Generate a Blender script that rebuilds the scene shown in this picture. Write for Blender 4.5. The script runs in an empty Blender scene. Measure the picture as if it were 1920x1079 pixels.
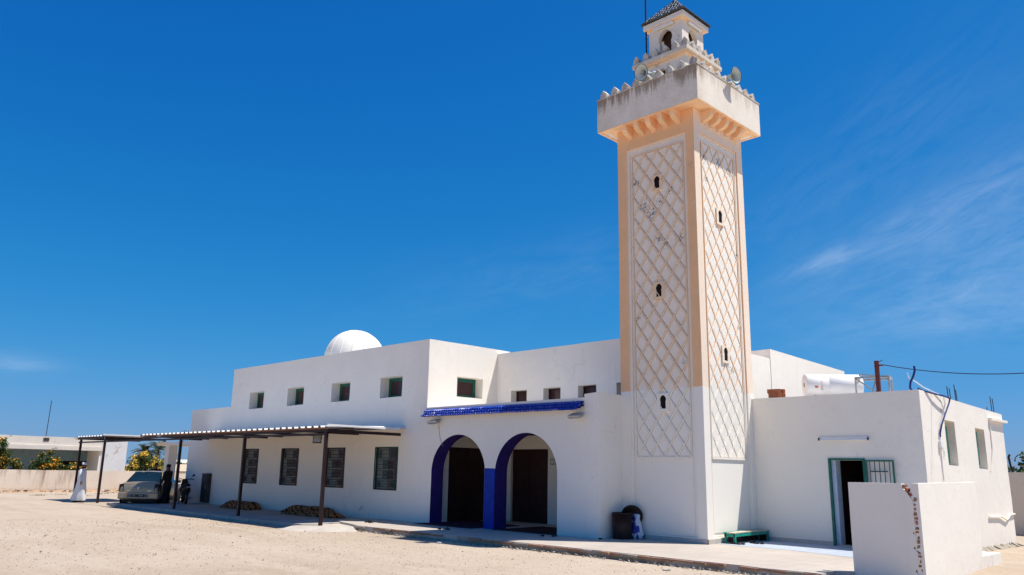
import bpy, bmesh, math, random
from mathutils import Vector, Matrix, noise
from math import sin, cos, pi, radians, sqrt
random.seed(11)
S = bpy.context.scene
COL = S.collection

# ------------------------------------------------------------------ camera
YAW, PITCH, ROLL, FPX = 0.7865, 0.2249, 0.0181, 1501.08
f = Vector((-sin(YAW)*cos(PITCH), cos(YAW)*cos(PITCH), sin(PITCH)))
r0 = Vector((cos(YAW), sin(YAW), 0)); u0 = r0.cross(f)
r = r0*cos(ROLL)+u0*sin(ROLL); u = -r0*sin(ROLL)+u0*cos(ROLL)
cd = bpy.data.cameras.new('camera'); cam = bpy.data.objects.new('camera', cd); COL.objects.link(cam)
cam.matrix_world = Matrix(((r.x, u.x, -f.x, 10.5034), (r.y, u.y, -f.y, -17.0938), (r.z, u.z, -f.z, 1.6), (0, 0, 0, 1)))
cd.sensor_width = 36; cd.lens = FPX*36/1920; cd.clip_end = 4000; cd.clip_start = 0.05
S.camera = cam
# ------------------------------------------------------------------ world, sun, exposure
SUN = Vector((0.335, 0.29, 1.0)).normalized()
W = bpy.data.worlds.new('World'); S.world = W; W.use_nodes = True
nt = W.node_tree; N = nt.nodes; L = nt.links
for n in list(N): N.remove(n)
wout = N.new('ShaderNodeOutputWorld'); wbg = N.new('ShaderNodeBackground'); L.new(wbg.outputs[0], wout.inputs[0])
sky = N.new('ShaderNodeTexSky'); sky.sky_type = 'NISHITA'; sky.sun_disc = False
sky.sun_elevation = math.asin(SUN.z); sky.sun_rotation = math.atan2(SUN.x, SUN.y)
sky.altitude = 0; sky.air_density = 1.0; sky.dust_density = 0.3; sky.ozone_density = 6.0
SKY_STR = 0.12
# deepen the clear sky as a polarised, contrasty photograph shows it: one curve per channel, the same over the whole dome
spx = N.new('ShaderNodeSeparateColor'); L.new(sky.outputs[0], spx.inputs[0]); cmb = N.new('ShaderNodeCombineColor')
def skm(op, a_, b_):
    n_ = N.new('ShaderNodeMath'); n_.operation = op
    for k_, q_ in enumerate((a_, b_)):
        if isinstance(q_, (int, float)): n_.inputs[k_].default_value = q_
        else: L.new(q_, n_.inputs[k_])
    return n_.outputs[0]
for i_, (A_, B_, g_) in enumerate(((1.6, 5.0, 2.5), (2.38, 5.6, 1.6), (.715, 0, .56))):
    p_ = skm('POWER', skm('MULTIPLY', spx.outputs[i_], .1), g_)
    L.new(skm('DIVIDE', skm('MULTIPLY', p_, A_/SKY_STR), skm('ADD', 1.0, skm('MULTIPLY', p_, B_))), cmb.inputs[i_])
hs = cmb
# thin cirrus, laid out in sky directions (azimuth / elevation)
tc = N.new('ShaderNodeTexCoord'); sx = N.new('ShaderNodeSeparateXYZ'); L.new(tc.outputs['Generated'], sx.inputs[0])
def wm(op, a, b=None, c=None):
    n = N.new('ShaderNodeMath'); n.operation = op
    for i, q in enumerate((a, b, c)):
        if q is None: continue
        if isinstance(q, (int, float)): n.inputs[i].default_value = q
        else: L.new(q, n.inputs[i])
    return n.outputs[0]
azm = wm('MULTIPLY', wm('ARCTAN2', sx.outputs[1], sx.outputs[0]), 57.2958)
elv = wm('MULTIPLY', wm('ARCSINE', sx.outputs[2]), 57.2958)
def streak(az, el, slope, ln, wd, amp, seed):
    # a feathered streak: along = azimuth, across = elevation relative to a sloping line
    du = wm('SUBTRACT', azm, az); dv = wm('SUBTRACT', wm('SUBTRACT', elv, el), wm('MULTIPLY', du, slope))
    cx = N.new('ShaderNodeCombineXYZ'); L.new(wm('MULTIPLY', du, 0.22), cx.inputs[0]); L.new(wm('MULTIPLY', dv, .75), cx.inputs[1]); cx.inputs[2].default_value = seed
    nz = N.new('ShaderNodeTexNoise'); nz.inputs['Scale'].default_value = 1.0; nz.inputs['Detail'].default_value = 9; nz.inputs['Roughness'].default_value = .66; nz.inputs['Distortion'].default_value = .9
    L.new(cx.outputs[0], nz.inputs['Vector'])
    g = wm('ADD', wm('POWER', wm('ABSOLUTE', wm('DIVIDE', du, ln)), 2.0), wm('POWER', wm('ABSOLUTE', wm('DIVIDE', dv, wd)), 2.0))
    g = wm('POWER', 2.718, wm('MULTIPLY', g, -1.0))
    k = wm('MAXIMUM', wm('MULTIPLY', wm('SUBTRACT', nz.outputs[0], 0.28), 2.4), 0.0)
    return wm('MULTIPLY', wm('MULTIPLY', g, k), amp)
cl = None
for a in ((105, 16.6, -.38, 9, 1.7, .15, 1), (101, 14.0, -.25, 12, 3.8, .13, 4), (113.0, 14.1, -.3, 2.6, .6, .19, 7), (110, 20, -.55, 9, 4.5, .045, 12), (104, 10.5, -.1, 9, 2.2, .13, 17), (132, 14, -.2, 12, 2.5, .04, 23), (167, 5.8, 0, 2.2, .6, .14, 31), (98, 21, -.3, 9, 4, .03, 37), (84, 15, -.2, 12, 4, .14, 44), (60, 22, .1, 20, 6, .10, 52)):
    s_ = streak(*a); cl = s_ if cl is None else wm('ADD', cl, s_)
cl = wm('MINIMUM', cl, .8)
mx = N.new('ShaderNodeMix'); mx.data_type = 'RGBA'; L.new(cl, mx.inputs[0]); L.new(hs.outputs[0], mx.inputs[6]); mx.inputs[7].default_value = (6.2, 6.8, 7.4, 1)
L.new(mx.outputs[2], wbg.inputs[0]); wbg.inputs[1].default_value = SKY_STR
sd = bpy.data.lights.new('sun', 'SUN'); sd.energy = 5.0; sd.angle = radians(0.53); sd.color = (1, .955, .89)
so = bpy.data.objects.new('sun', sd); COL.objects.link(so); so.location = (8, 6, 30); so.rotation_euler = SUN.to_track_quat('Z', 'Y').to_euler()
S.view_settings.view_transform = 'Standard'; S.view_settings.look = 'None'; S.view_settings.gamma = 1; S.view_settings.use_curve_mapping = False
S.view_settings.exposure = 0.30
S.cycles.max_bounces = 8; S.cycles.diffuse_bounces = 8

# ------------------------------------------------------------------ helpers
def tag(o, label=None, cat=None, group=None, kind=None):
    if label: o['label'] = label
    if cat: o['category'] = cat
    if group: o['group'] = group
    if kind: o['kind'] = kind
    return o
ORG = {}
def thing(name, loc, label, cat, group=None, local=False, rz=0):
    o = bpy.data.objects.new(name, None); COL.objects.link(o); o.location = loc; o.rotation_euler = (0, 0, rz); o.empty_display_size = .2
    ORG[o.name] = Vector((0, 0, 0)) if local else Vector(loc)
    return tag(o, label, cat, group)
def link(name, me, parent=None, loc=(0, 0, 0), rot=None):
    o = bpy.data.objects.new(name, me); COL.objects.link(o)
    if parent is not None:
        o.parent = parent; ORG[o.name] = ORG[parent.name]; o.location = Vector(loc)
    else:
        o.location = loc; ORG[o.name] = Vector((0, 0, 0))
    if rot is not None: o.rotation_euler = rot
    return o
def piece(name, me, parent, wloc, rot=None):
    """shared-mesh child at a world position"""
    return link(name, me, parent, Vector(wloc)-ORG[parent.name], rot)
def wob(v, a):
    n = noise.noise_vector(Vector(v)*0.55); m = noise.noise_vector(Vector(v)*2.1+Vector((7, 3, 1)))
    return Vector(v)+n*a+m*a*.5
class MB:
    def __init__(s): s.v = []; s.f = []; s.smooth = []; s.mi = []; s.cur = 0
    def add(s, vs, fs, sm=False):
        b = len(s.v); s.v += [Vector(q) for q in vs]
        for q in fs: s.f.append([b+i for i in q]); s.smooth.append(sm); s.mi.append(s.cur)
    def box(s, x0, x1, y0, y1, z0, z1):
        s.add([(x0, y0, z0), (x1, y0, z0), (x1, y1, z0), (x0, y1, z0), (x0, y0, z1), (x1, y0, z1), (x1, y1, z1), (x0, y1, z1)],
              [(0, 3, 2, 1), (4, 5, 6, 7), (0, 1, 5, 4), (1, 2, 6, 5), (2, 3, 7, 6), (3, 0, 4, 7)])
        return s
    def bbox(s, x0, x1, y0, y1, z0, z1, b=.02):
        """box with chamfered edges"""
        bm = bmesh.new(); bmesh.ops.create_cube(bm, size=1)
        for v in bm.verts: v.co = Vector(((x0+x1)/2+v.co.x*(x1-x0), (y0+y1)/2+v.co.y*(y1-y0), (z0+z1)/2+v.co.z*(z1-z0)))
        bmesh.ops.bevel(bm, geom=bm.edges[:], offset=b, segments=2, profile=.6, affect='EDGES')
        bm.verts.index_update(); s.add([v.co.copy() for v in bm.verts], [[v.index for v in q.verts] for q in bm.faces]); bm.free(); return s
    def quad(s, *p): s.add(p, [tuple(range(len(p)))]); return s
    def prism(s, poly, a, b, fn):
        n = len(poly); vs = [fn(p, a) for p in poly]+[fn(p, b) for p in poly]
        fs = [tuple(range(n))[::-1], tuple(range(n, 2*n))]+[(i, (i+1) % n, n+(i+1) % n, n+i) for i in range(n)]
        s.add(vs, fs); return s
    def bar(s, p, q, w, h=None, up=(0, 0, 1)):
        p = Vector(p); q = Vector(q); h = h or w; d = (q-p).normalized(); up = Vector(up)
        if abs(d.dot(up)) > .98: up = Vector((1, 0, 0))
        a = d.cross(up).normalized()*w/2; b = a.cross(d).normalized()*h/2
        s.add([p-a-b, p+a-b, p+a+b, p-a+b, q-a-b, q+a-b, q+a+b, q-a+b], [(0, 1, 2, 3), (7, 6, 5, 4), (0, 4, 5, 1), (1, 5, 6, 2), (2, 6, 7, 3), (3, 7, 4, 0)]); return s
    def tube(s, pts, rad, n=8, caps=True):
        pts = [Vector(p) for p in pts]; rs = rad if isinstance(rad, (list, tuple)) else [rad]*len(pts)
        vs = []; prev = None
        for i, p in enumerate(pts):
            d = (pts[min(i+1, len(pts)-1)]-pts[max(i-1, 0)]).normalized()
            if prev is None:
                up = Vector((0, 0, 1)) if abs(d.z) < .9 else Vector((1, 0, 0)); a = d.cross(up).normalized()
            else: a = (prev-d*prev.dot(d)).normalized()
            prev = a; b = d.cross(a)
            for k in range(n): t = 2*pi*k/n; vs.append(p+(a*cos(t)+b*sin(t))*rs[i])
        fs = [(i*n+k, i*n+(k+1) % n, (i+1)*n+(k+1) % n, (i+1)*n+k) for i in range(len(pts)-1) for k in range(n)]
        s.add(vs, fs, True)
        if caps and rs[0] > 1e-4: s.add(vs[:n], [tuple(range(n))[::-1]])
        if caps and rs[-1] > 1e-4: s.add(vs[-n:], [tuple(range(n))])
        return s
    def lathe(s, prof, c, n=24, M=None, a0=0, a1=2*pi):
        """profile (r,z) turned about Z at c, optional matrix"""
        vs = []; full = abs(a1-a0-2*pi) < 1e-6; m = n if full else n+1
        for (rr, z) in prof:
            for k in range(m):
                t = a0+(a1-a0)*k/n; p = Vector((rr*cos(t), rr*sin(t), z))
                if M is not None: p = M @ p
                vs.append(p+Vector(c))
        fs = []
        for i in range(len(prof)-1):
            for k in range(n):
                k2 = (k+1) % m; fs.append((i*m+k, i*m+k2, (i+1)*m+k2, (i+1)*m+k))
        s.add(vs, fs, True); return s
    def ell(s, c, rx, ry, rz, n=12, m=8, R=None):
        vs = []; c = Vector(c)
        for i in range(m+1):
            ph = pi*i/m-pi/2
            for k in range(n):
                t = 2*pi*k/n; p = Vector((rx*cos(ph)*cos(t), ry*cos(ph)*sin(t), rz*sin(ph)))
                if R is not None: p = R @ p
                vs.append(c+p)
        s.add(vs, [(i*n+k, i*n+(k+1) % n, (i+1)*n+(k+1) % n, (i+1)*n+k) for i in range(m) for k in range(n)], True); return s
    def mesh(s, name, mats, off=Vector((0, 0, 0)), w=0, weld=False):
        me = bpy.data.meshes.new(name); vs = s.v
        if w: vs = [wob(v, w) for v in vs]
        me.from_pydata([tuple(v-off) for v in vs], [], s.f)
        for m in (mats if isinstance(mats, (list, tuple)) else [mats]): me.materials.append(m)
        me.polygons.foreach_set('use_smooth', s.smooth); me.polygons.foreach_set('material_index', s.mi)
        me.validate(); me.update()
        if weld:
            bm = bmesh.new(); bm.from_mesh(me); bmesh.ops.remove_doubles(bm, verts=bm.verts, dist=1e-4); bmesh.ops.recalc_face_normals(bm, faces=bm.faces); bm.to_mesh(me); bm.free()
        return me
    def build(s, name, mats, parent=None, w=0, weld=False):
        off = ORG[parent.name] if parent is not None else Vector((0, 0, 0))
        return link(name, s.mesh(name, mats, off, w, weld), parent)

# ------------------------------------------------------------------ materials
class NT:
    def __init__(s, name):
        s.m = bpy.data.materials.new(name); s.m.use_nodes = True; s.t = s.m.node_tree
        s.b = s.t.nodes['Principled BSDF']; s.g = s.t.nodes.new('ShaderNodeNewGeometry'); s.pos = s.g.outputs['Position']
    def n(s, t, **k):
        q = s.t.nodes.new(t)
        for a, b in k.items(): setattr(q, a, b)
        return q
    def l(s, a, b): s.t.links.new(a, b)
    def set(s, i, v):
        if isinstance(v, (int, float, tuple)): i.default_value = v
        else: s.l(v, i)
    def math(s, op, a, b=0.0, clamp=False):
        q = s.n('ShaderNodeMath', operation=op); q.use_clamp = clamp; s.set(q.inputs[0], a); s.set(q.inputs[1], b); return q.outputs[0]
    def noise(s, scale, detail=4, rough=.55, vec=None, dist=0):
        q = s.n('ShaderNodeTexNoise'); q.inputs['Scale'].default_value = scale; q.inputs['Detail'].default_value = detail; q.inputs['Roughness'].default_value = rough; q.inputs['Distortion'].default_value = dist
        s.l(vec if vec is not None else s.pos, q.inputs['Vector']); return q.outputs[0]
    def scalevec(s, v, sc):
        q = s.n('ShaderNodeVectorMath', operation='MULTIPLY'); s.l(v, q.inputs[0]); q.inputs[1].default_value = sc; return q.outputs[0]
    def ramp(s, x, a, b):
        q = s.n('ShaderNodeMapRange'); q.clamp = True; s.set(q.inputs[0], x); q.inputs[1].default_value = a; q.inputs[2].default_value = b; return q.outputs[0]
    def mix(s, fac, a, b, mode='MIX'):
        q = s.n('ShaderNodeMix', data_type='RGBA', blend_type=mode); s.set(q.inputs[0], fac)
        for i, c in ((6, a), (7, b)):
            if isinstance(c, tuple): q.inputs[i].default_value = c if len(c) == 4 else (*c, 1)
            else: s.l(c, q.inputs[i])
        return q.outputs[2]
    def sep(s, v=None):
        q = s.n('ShaderNodeSeparateXYZ'); s.l(v if v is not None else s.pos, q.inputs[0]); return q.outputs
    def bump(s, h, strength, dist=.01):
        q = s.n('ShaderNodeBump'); q.inputs['Strength'].default_value = strength; q.inputs['Distance'].default_value = dist; s.l(h, q.inputs['Height']); s.l(q.outputs[0], s.b.inputs['Normal'])
    def fin(s, col, rough=.8, metal=0, spec=.3):
        if isinstance(col, tuple): s.b.inputs['Base Color'].default_value = (*col[:3], 1)
        else: s.l(col, s.b.inputs['Base Color'])
        s.set(s.b.inputs['Roughness'], rough); s.b.inputs['Metallic'].default_value = metal; s.b.inputs['Specular IOR Level'].default_value = spec; return s.m
def dk(c, k): return tuple(x*k for x in c[:3])
def simple(name, col, rough=.6, metal=0, var=.12, vs=6, bump=0, bs=60, spec=.3, obj=False):
    t = NT(name); v = t.pos
    if obj: v = t.n('ShaderNodeTexCoord').outputs['Object']
    nz = t.noise(vs, 4, .6, v)
    c = t.mix(t.ramp(nz, .3, .7), dk(col, 1-var), tuple(min(1, x*(1+var)) for x in col))
    if bump: t.bump(t.noise(bs, 3, .6, v), bump)
    return t.fin(c, rough, metal, spec)
def plaster(name, col, dirt=(.52, .46, .40), damt=.27, bump=.35):
    t = NT(name); z = t.sep()[2]
    a = t.noise(.9, 5, .6); b = t.noise(7, 5, .65); vst = t.noise(1, 5, .6, t.scalevec(t.pos, (5, 5, .35)))
    c = t.mix(t.ramp(a, .35, .7), dk(col, .955), col)
    c = t.mix(t.math('MULTIPLY', t.ramp(b, .58, .8), .25*damt/.22), c, dirt)
    c = t.mix(t.math('MULTIPLY', t.ramp(vst, .60, .85), damt), c, dirt)
    splash = t.math('MULTIPLY', t.ramp(t.math('ADD', z, t.math('MULTIPLY', b, .5)), .62, .1), .35)   # rain splash and scuffs along the foot of the wall
    c = t.mix(t.math('MULTIPLY', splash, t.ramp(b, .3, .65)), c, dirt)
    pt = t.noise(.45, 3, .5, None, .6); c = t.mix(t.math('MULTIPLY', t.ramp(pt, .50, .53), .5), c, dk(col, .94))          # repainted patches
    vo = t.n('ShaderNodeTexVoronoi', feature='DISTANCE_TO_EDGE'); vo.inputs['Scale'].default_value = .42
    wv = t.n('ShaderNodeVectorMath', operation='ADD'); nv = t.n('ShaderNodeTexNoise'); nv.inputs['Scale'].default_value = 2.2; nv.inputs['Detail'].default_value = 5; t.l(t.pos, nv.inputs['Vector']); t.l(t.pos, wv.inputs[0]); sv = t.scalevec(nv.outputs['Color'], (.7, .7, .7)); t.l(sv, wv.inputs[1]); t.l(wv.outputs[0], vo.inputs['Vector'])
    ck = t.math('MULTIPLY', t.ramp(vo.outputs['Distance'], .006, .001), t.ramp(t.noise(.8, 2, .5), .54, .62)); c = t.mix(t.math('MULTIPLY', ck, .22), c, (.36, .32, .28))
    h = t.math('ADD', t.math('MULTIPLY', t.noise(26, 5, .7), .5), t.math('MULTIPLY', t.noise(4.5, 3, .5), 1.2))
    t.bump(h, bump, .012)
    return t.fin(c, .9, 0, .15)
WHITE = (.90, .835, .73)
M = {}
M['white'] = plaster('whitewash', WHITE)
M['cream'] = plaster('cream_plaster', (.62, .56, .48), (.30, .22, .15), .4)
M['roofwhite'] = plaster('roof_whitewash', (.74, .72, .69), (.45, .40, .34), .3)
def peeled(name, base, dirt, amt):
    t = NT(name); a = t.noise(1.6, 6, .7, None, .4); b = t.noise(9, 5, .7)
    k = t.ramp(t.math('ADD', t.math('MULTIPLY', a, .75), t.math('MULTIPLY', b, .25)), .56, .60)
    c = t.mix(t.ramp(t.noise(1.2), .3, .7), dk(base, .93), base); c = t.mix(t.math('MULTIPLY', k, amt), c, dirt)
    t.bump(b, .3); return t.fin(c, .9, 0, .15)
M['oldwall'] = peeled('peeling_plaster', (.76, .68, .58), (.36, .28, .20), .8)
SPOTS = [(-1.63, 8.68, .3), (-1.38, 8.42, .3), (-1.92, 9.39, .24), (-.13, 9.45, .17), (-1.16, 7.66, .24), (-.97, 7.46, .2), (-.53, 7.58, .26), (-2.02, 7.58, .13), (-1.9, 5.6, .17), (-1.1, 8.7, .22), (-.8, 8.9, .2), (-.55, 4.35, .2)]
SPOTSR = [(.5, 9.75, .25), (1.2, 9.85, .25), (1.75, 9.7, .25), (.6, 9.2, .2), (1.9, 8.9, .16), (2.02, 7.4, .16), (1.95, 5.4, .16), (1.5, 4.2, .22)]
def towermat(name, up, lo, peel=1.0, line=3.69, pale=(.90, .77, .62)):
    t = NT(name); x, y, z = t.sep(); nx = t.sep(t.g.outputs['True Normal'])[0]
    edge = t.math('ADD', z, t.math('ADD', t.math('MULTIPLY', t.math('SUBTRACT', t.noise(9, 3, .6), .5), .05), t.math('MULTIPLY', t.math('SUBTRACT', t.noise(1.7, 2, .5), .5), .10)))
    fac = t.ramp(edge, line-.006, line+.006)
    a = t.noise(1.3, 5, .65); b = t.noise(6, 6, .7); vs_ = t.noise(1, 5, .65, t.scalevec(t.pos, (7, 7, .6)))
    upc = t.mix(t.ramp(a, .35, .72), dk(up, .90), up)
    upc = t.mix(t.math('MULTIPLY', t.ramp(nx, .4, .7), .85), upc, pale)      # paler where the normal faces +X: sunlit brightness put into the paint colour
    upc = t.mix(t.math('MULTIPLY', t.ramp(b, .56, .66), .30), upc, (.80, .69, .58))
    upc = t.mix(t.math('MULTIPLY', t.ramp(vs_, .58, .8), .28), upc, dk(up, .62))
    loc = t.mix(t.ramp(a, .3, .7), dk(lo, .965), lo)
    # paint flaked away in a few patches down to the grey render
    msk = None
    for lst, pick in ((SPOTS, x), (SPOTSR, y)):
        other = y if pick is x else x
        for (uu, zz, rr) in lst:
            cx = t.n('ShaderNodeCombineXYZ'); t.l(pick, cx.inputs[0]); t.l(z, cx.inputs[1]); t.l(other, cx.inputs[2])
            d = t.n('ShaderNodeVectorMath', operation='DISTANCE'); t.l(cx.outputs[0], d.inputs[0]); d.inputs[1].default_value = (uu, zz, 0.03 if pick is x else -.03)
            g = t.ramp(d.outputs['Value'], rr*1.3, rr*.15); msk = g if msk is None else t.math('MAXIMUM', msk, g)
    fl = t.noise(15, 7, .8, None, .2)
    thr = t.math('ADD', .70, t.math('MULTIPLY', msk, -.20))
    flake = t.math('MULTIPLY', t.math('GREATER_THAN', fl, thr), peel)
    upc = t.mix(flake, upc, (.24, .245, .225))
    c = t.mix(fac, loc, upc)
    t.bump(t.math('ADD', t.math('MULTIPLY', t.noise(24, 5, .7), .6), t.noise(5, 3)), .35, .01)
    return t.fin(c, .88, 0, .15)
LOW = (.90, .84, .735)
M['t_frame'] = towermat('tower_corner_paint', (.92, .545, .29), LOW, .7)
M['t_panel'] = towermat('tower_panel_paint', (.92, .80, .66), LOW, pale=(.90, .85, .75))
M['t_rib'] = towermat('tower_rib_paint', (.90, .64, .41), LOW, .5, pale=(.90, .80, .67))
def cornicemat():
    t = NT('cornice_whitewash_stained'); x, y, z = t.sep()
    a = t.noise(1.5, 5, .65); st = t.noise(1, 5, .7, t.scalevec(t.pos, (6, 6, .35)), .3); fine = t.noise(16, 5, .75)
    top = t.ramp(z, 11.3, 12.02)
    c = t.mix(t.ramp(a, .3, .7), (.79, .70, .58), (.88, .80, .68))
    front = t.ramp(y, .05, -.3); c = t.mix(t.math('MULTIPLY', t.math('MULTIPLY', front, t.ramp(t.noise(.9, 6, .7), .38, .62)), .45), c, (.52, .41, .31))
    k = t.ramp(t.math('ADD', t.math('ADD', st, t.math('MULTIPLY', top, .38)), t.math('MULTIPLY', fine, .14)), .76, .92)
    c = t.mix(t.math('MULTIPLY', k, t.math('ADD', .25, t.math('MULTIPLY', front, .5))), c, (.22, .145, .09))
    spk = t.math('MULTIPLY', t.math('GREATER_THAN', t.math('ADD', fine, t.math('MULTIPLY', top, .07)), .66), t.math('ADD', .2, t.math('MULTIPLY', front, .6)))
    c = t.mix(spk, c, (.27, .18, .11))
    t.bump(fine, .5, .012); return t.fin(c, .92, 0, .12)
M['cornice'] = cornicemat()
M['peach'] = simple('peach_plaster', (.92, .62, .37), .9, var=.08, vs=3, bump=.3, bs=30, spec=.15)
def merlonmat():
    t = NT('merlon_weathered'); a = t.noise(3, 6, .7); b = t.noise(14, 6, .75)
    c = t.mix(t.ramp(t.math('ADD', t.math('MULTIPLY', a, .6), t.math('MULTIPLY', b, .4)), .43, .62), (.70, .65, .57), (.26, .20, .14)); t.bump(b, .5); return t.fin(c, .92, 0, .12)
M['merlon'] = merlonmat()
M['lantern'] = peeled('lantern_plaster', (.84, .76, .65), (.46, .38, .29), .7)
M['dark'] = simple('dark_interior', (.018, .013, .012), .9, spec=.05)
M['blue'] = simple('blue_wall_paint', (.012, .042, .33), .75, var=.22, vs=5, bump=.2, spec=.2)
M['purple'] = simple('deep_blue_arch_paint', (.032, .016, .145), .75, var=.22, vs=5, bump=.2, spec=.2)
M['tile'] = simple('blue_glazed_tile', (.008, .045, .38), .14, var=.3, vs=40, spec=.7)
M['door'] = simple('dark_brown_door', (.030, .009, .008), .55, var=.35, vs=4)
M['green'] = simple('green_paint', (.014, .125, .09), .5, var=.25, vs=9)
M['greendark'] = simple('dark_green_paint', (.011, .055, .045), .55, var=.3, vs=9)
def panemat(name, col, rough=.08):
    t = NT(name); return t.fin(t.mix(t.ramp(t.noise(2.5), .35, .65), dk(col, .6), col), rough, 0, .5)
M['pane'] = panemat('maroon_window_pane', (.055, .016, .018), .25)
M['panegrey'] = simple('grey_shutter', (.25, .275, .26), .6, var=.15, vs=5)
M['steel'] = simple('dark_brown_painted_steel', (.022, .008, .007), .5, var=.4, vs=8)
M['rust'] = simple('rusty_edge', (.33, .13, .05), .8, var=.35, vs=12)
M['sheet'] = simple('white_roof_sheet', (.74, .73, .71), .5, var=.06, vs=4)
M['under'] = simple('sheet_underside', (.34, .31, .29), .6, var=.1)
M['grey'] = simple('grey_metal', (.38, .39, .40), .45, .6, var=.2, vs=12)
M['galv'] = simple('galvanised_steel', (.42, .40, .36), .5, .5, var=.25, vs=15)
M['whitepl'] = simple('white_plastic', (.80, .80, .78), .4, var=.05)
M['black'] = simple('black_rubber', (.012, .011, .011), .6, var=.3)
def concmat():
    t = NT('concrete_paving'); a = t.noise(.8, 6, .65); b = t.noise(11, 6, .7)
    c = t.mix(t.ramp(a, .3, .7), (.36, .325, .285), (.50, .455, .40)); c = t.mix(t.math('MULTIPLY', t.ramp(b, .52, .75), .5), c, (.26, .22, .18))
    vor = t.n('ShaderNodeTexVoronoi', feature='DISTANCE_TO_EDGE'); vor.inputs['Scale'].default_value = .55; t.l(t.pos, vor.inputs['Vector'])
    wob_ = t.math('ADD', vor.outputs['Distance'], t.math('MULTIPLY', t.math('SUBTRACT', b, .5), .02))
    c = t.mix(t.math('MULTIPLY', t.ramp(wob_, .012, .003), .6), c, (.12, .10, .08))
    t.bump(b, .4, .01); return t.fin(c, .9, 0, .2)
M['conc'] = concmat()
def terracemat(name, c1, c2, tilew=.33):
    t = NT(name); a = t.noise(.7, 6, .65); b = t.noise(9, 6, .7)
    c = t.mix(t.ramp(a, .3, .72), c1, c2)
    br = t.n('ShaderNodeTexBrick'); br.offset = 0; br.inputs['Scale'].default_value = 1; br.inputs['Brick Width'].default_value = tilew; br.inputs['Row Height'].default_value = tilew; br.inputs['Mortar Size'].default_value = .006; br.inputs['Mortar Smooth'].default_value = .2
    br.inputs['Color1'].default_value = (1, 1, 1, 1); br.inputs['Color2'].default_value = (.90, .90, .91, 1); br.inputs['Mortar'].default_value = (.62, .58, .54, 1); t.l(t.pos, br.inputs['Vector'])
    c = t.mix(.8, c, br.outputs[0], 'MULTIPLY'); c = t.mix(t.math('MULTIPLY', t.ramp(b, .55, .78), .35), c, (.34, .27, .20))
    t.bump(b, .1, .004); return t.fin(c, t.math('ADD', .45, t.math('MULTIPLY', b, .35)), 0, .35)
M['terrace'] = terracemat('beige_floor_tiles', (.47, .40, .325), (.56, .49, .41))
M['terrace2'] = terracemat('pale_blue_floor_tiles', (.40, .45, .51), (.48, .53, .59), .3)
def groundmat():
    t = NT('sandy_gravel'); big = t.noise(.11, 5, .6); mid = t.noise(.9, 6, .65); fine = t.noise(38, 5, .8); st = t.noise(1, 5, .6, t.scalevec(t.pos, (.22, .9, 1)), .8)
    c = t.mix(t.ramp(big, .36, .62), (.41, .315, .225), (.50, .405, .305))
    c = t.mix(t.math('MULTIPLY', t.ramp(mid, .5, .75), .55), c, (.36, .275, .20))
    c = t.mix(t.math('MULTIPLY', t.ramp(st, .50, .62), .6), c, (.50, .41, .31))
    c = t.mix(t.math('MULTIPLY', t.ramp(fine, .52, .66), .55), c, (.25, .195, .145))
    c = t.mix(t.math('MULTIPLY', t.ramp(fine, .42, .30), .45), c, (.62, .555, .475))
    gr = t.noise(9, 5, .75); c = t.mix(t.math('MULTIPLY', t.ramp(gr, .55, .68), .42), c, (.26, .195, .145)); c = t.mix(t.math('MULTIPLY', t.ramp(gr, .44, .30), .35), c, (.62, .52, .42))
    v = t.n('ShaderNodeTexVoronoi'); v.inputs['Scale'].default_value = 11; t.l(t.pos, v.inputs['Vector'])
    c = t.mix(t.math('MULTIPLY', t.ramp(v.outputs['Distance'], .17, .06), t.ramp(t.noise(5), .45, .6)), c, (.17, .13, .10))
    t.bump(t.math('ADD', fine, t.math('MULTIPLY', mid, 2.0)), .6, .015); return t.fin(c, .95, 0, .1)
M['ground'] = groundmat()
M['brick'] = simple('terracotta_brick', (.36, .125, .06), .85, var=.35, vs=14, bump=.4)
M['brickedge'] = simple('weathered_terracotta_edge', (.33, .19, .12), .9, var=.3, vs=9, bump=.5)
M['mortar'] = simple('crumbling_mortar', (.33, .28, .22), .95, var=.3, vs=20, bump=.6)

# ================================================================== ground and paving
GZ = -0.13
def ground():
    def axis(c, fine, n, far):
        p = [c+(i-n)*fine for i in range(2*n+1)]; d = fine; a = p[-1]
        while a < far: d *= 1.35; a += d; p.append(a)
        d = fine; a = p[0]
        while a > -far: d *= 1.35; a -= d; p.insert(0, a)
        return p
    xs = axis(-6, .55, 55, 1500); ys = axis(-9, .45, 30, 1500)
    vs = []
    for y in ys:
        for x in xs:
            z = GZ
            if abs(x+6) < 45 and abs(y+9) < 25:
                h = noise.noise(Vector((x*.35, y*.35, 0)))*.022+noise.noise(Vector((x*1.3, y*1.3, 5)))*.010
                z += h-.012
            vs.append((x, y, z))
    nx = len(xs); fs = [(j*nx+i, j*nx+i+1, (j+1)*nx+i+1, (j+1)*nx+i) for j in range(len(ys)-1) for i in range(nx-1)]
    me = bpy.data.meshes.new('ground'); me.from_pydata(vs, [], fs); me.materials.append(M['ground'])
    me.polygons.foreach_set('use_smooth', [True]*len(fs)); me.update()
    tag(link('ground', me), 'pale sandy gravel lot in front of the mosque', 'ground', kind='structure')
ground()
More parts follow.
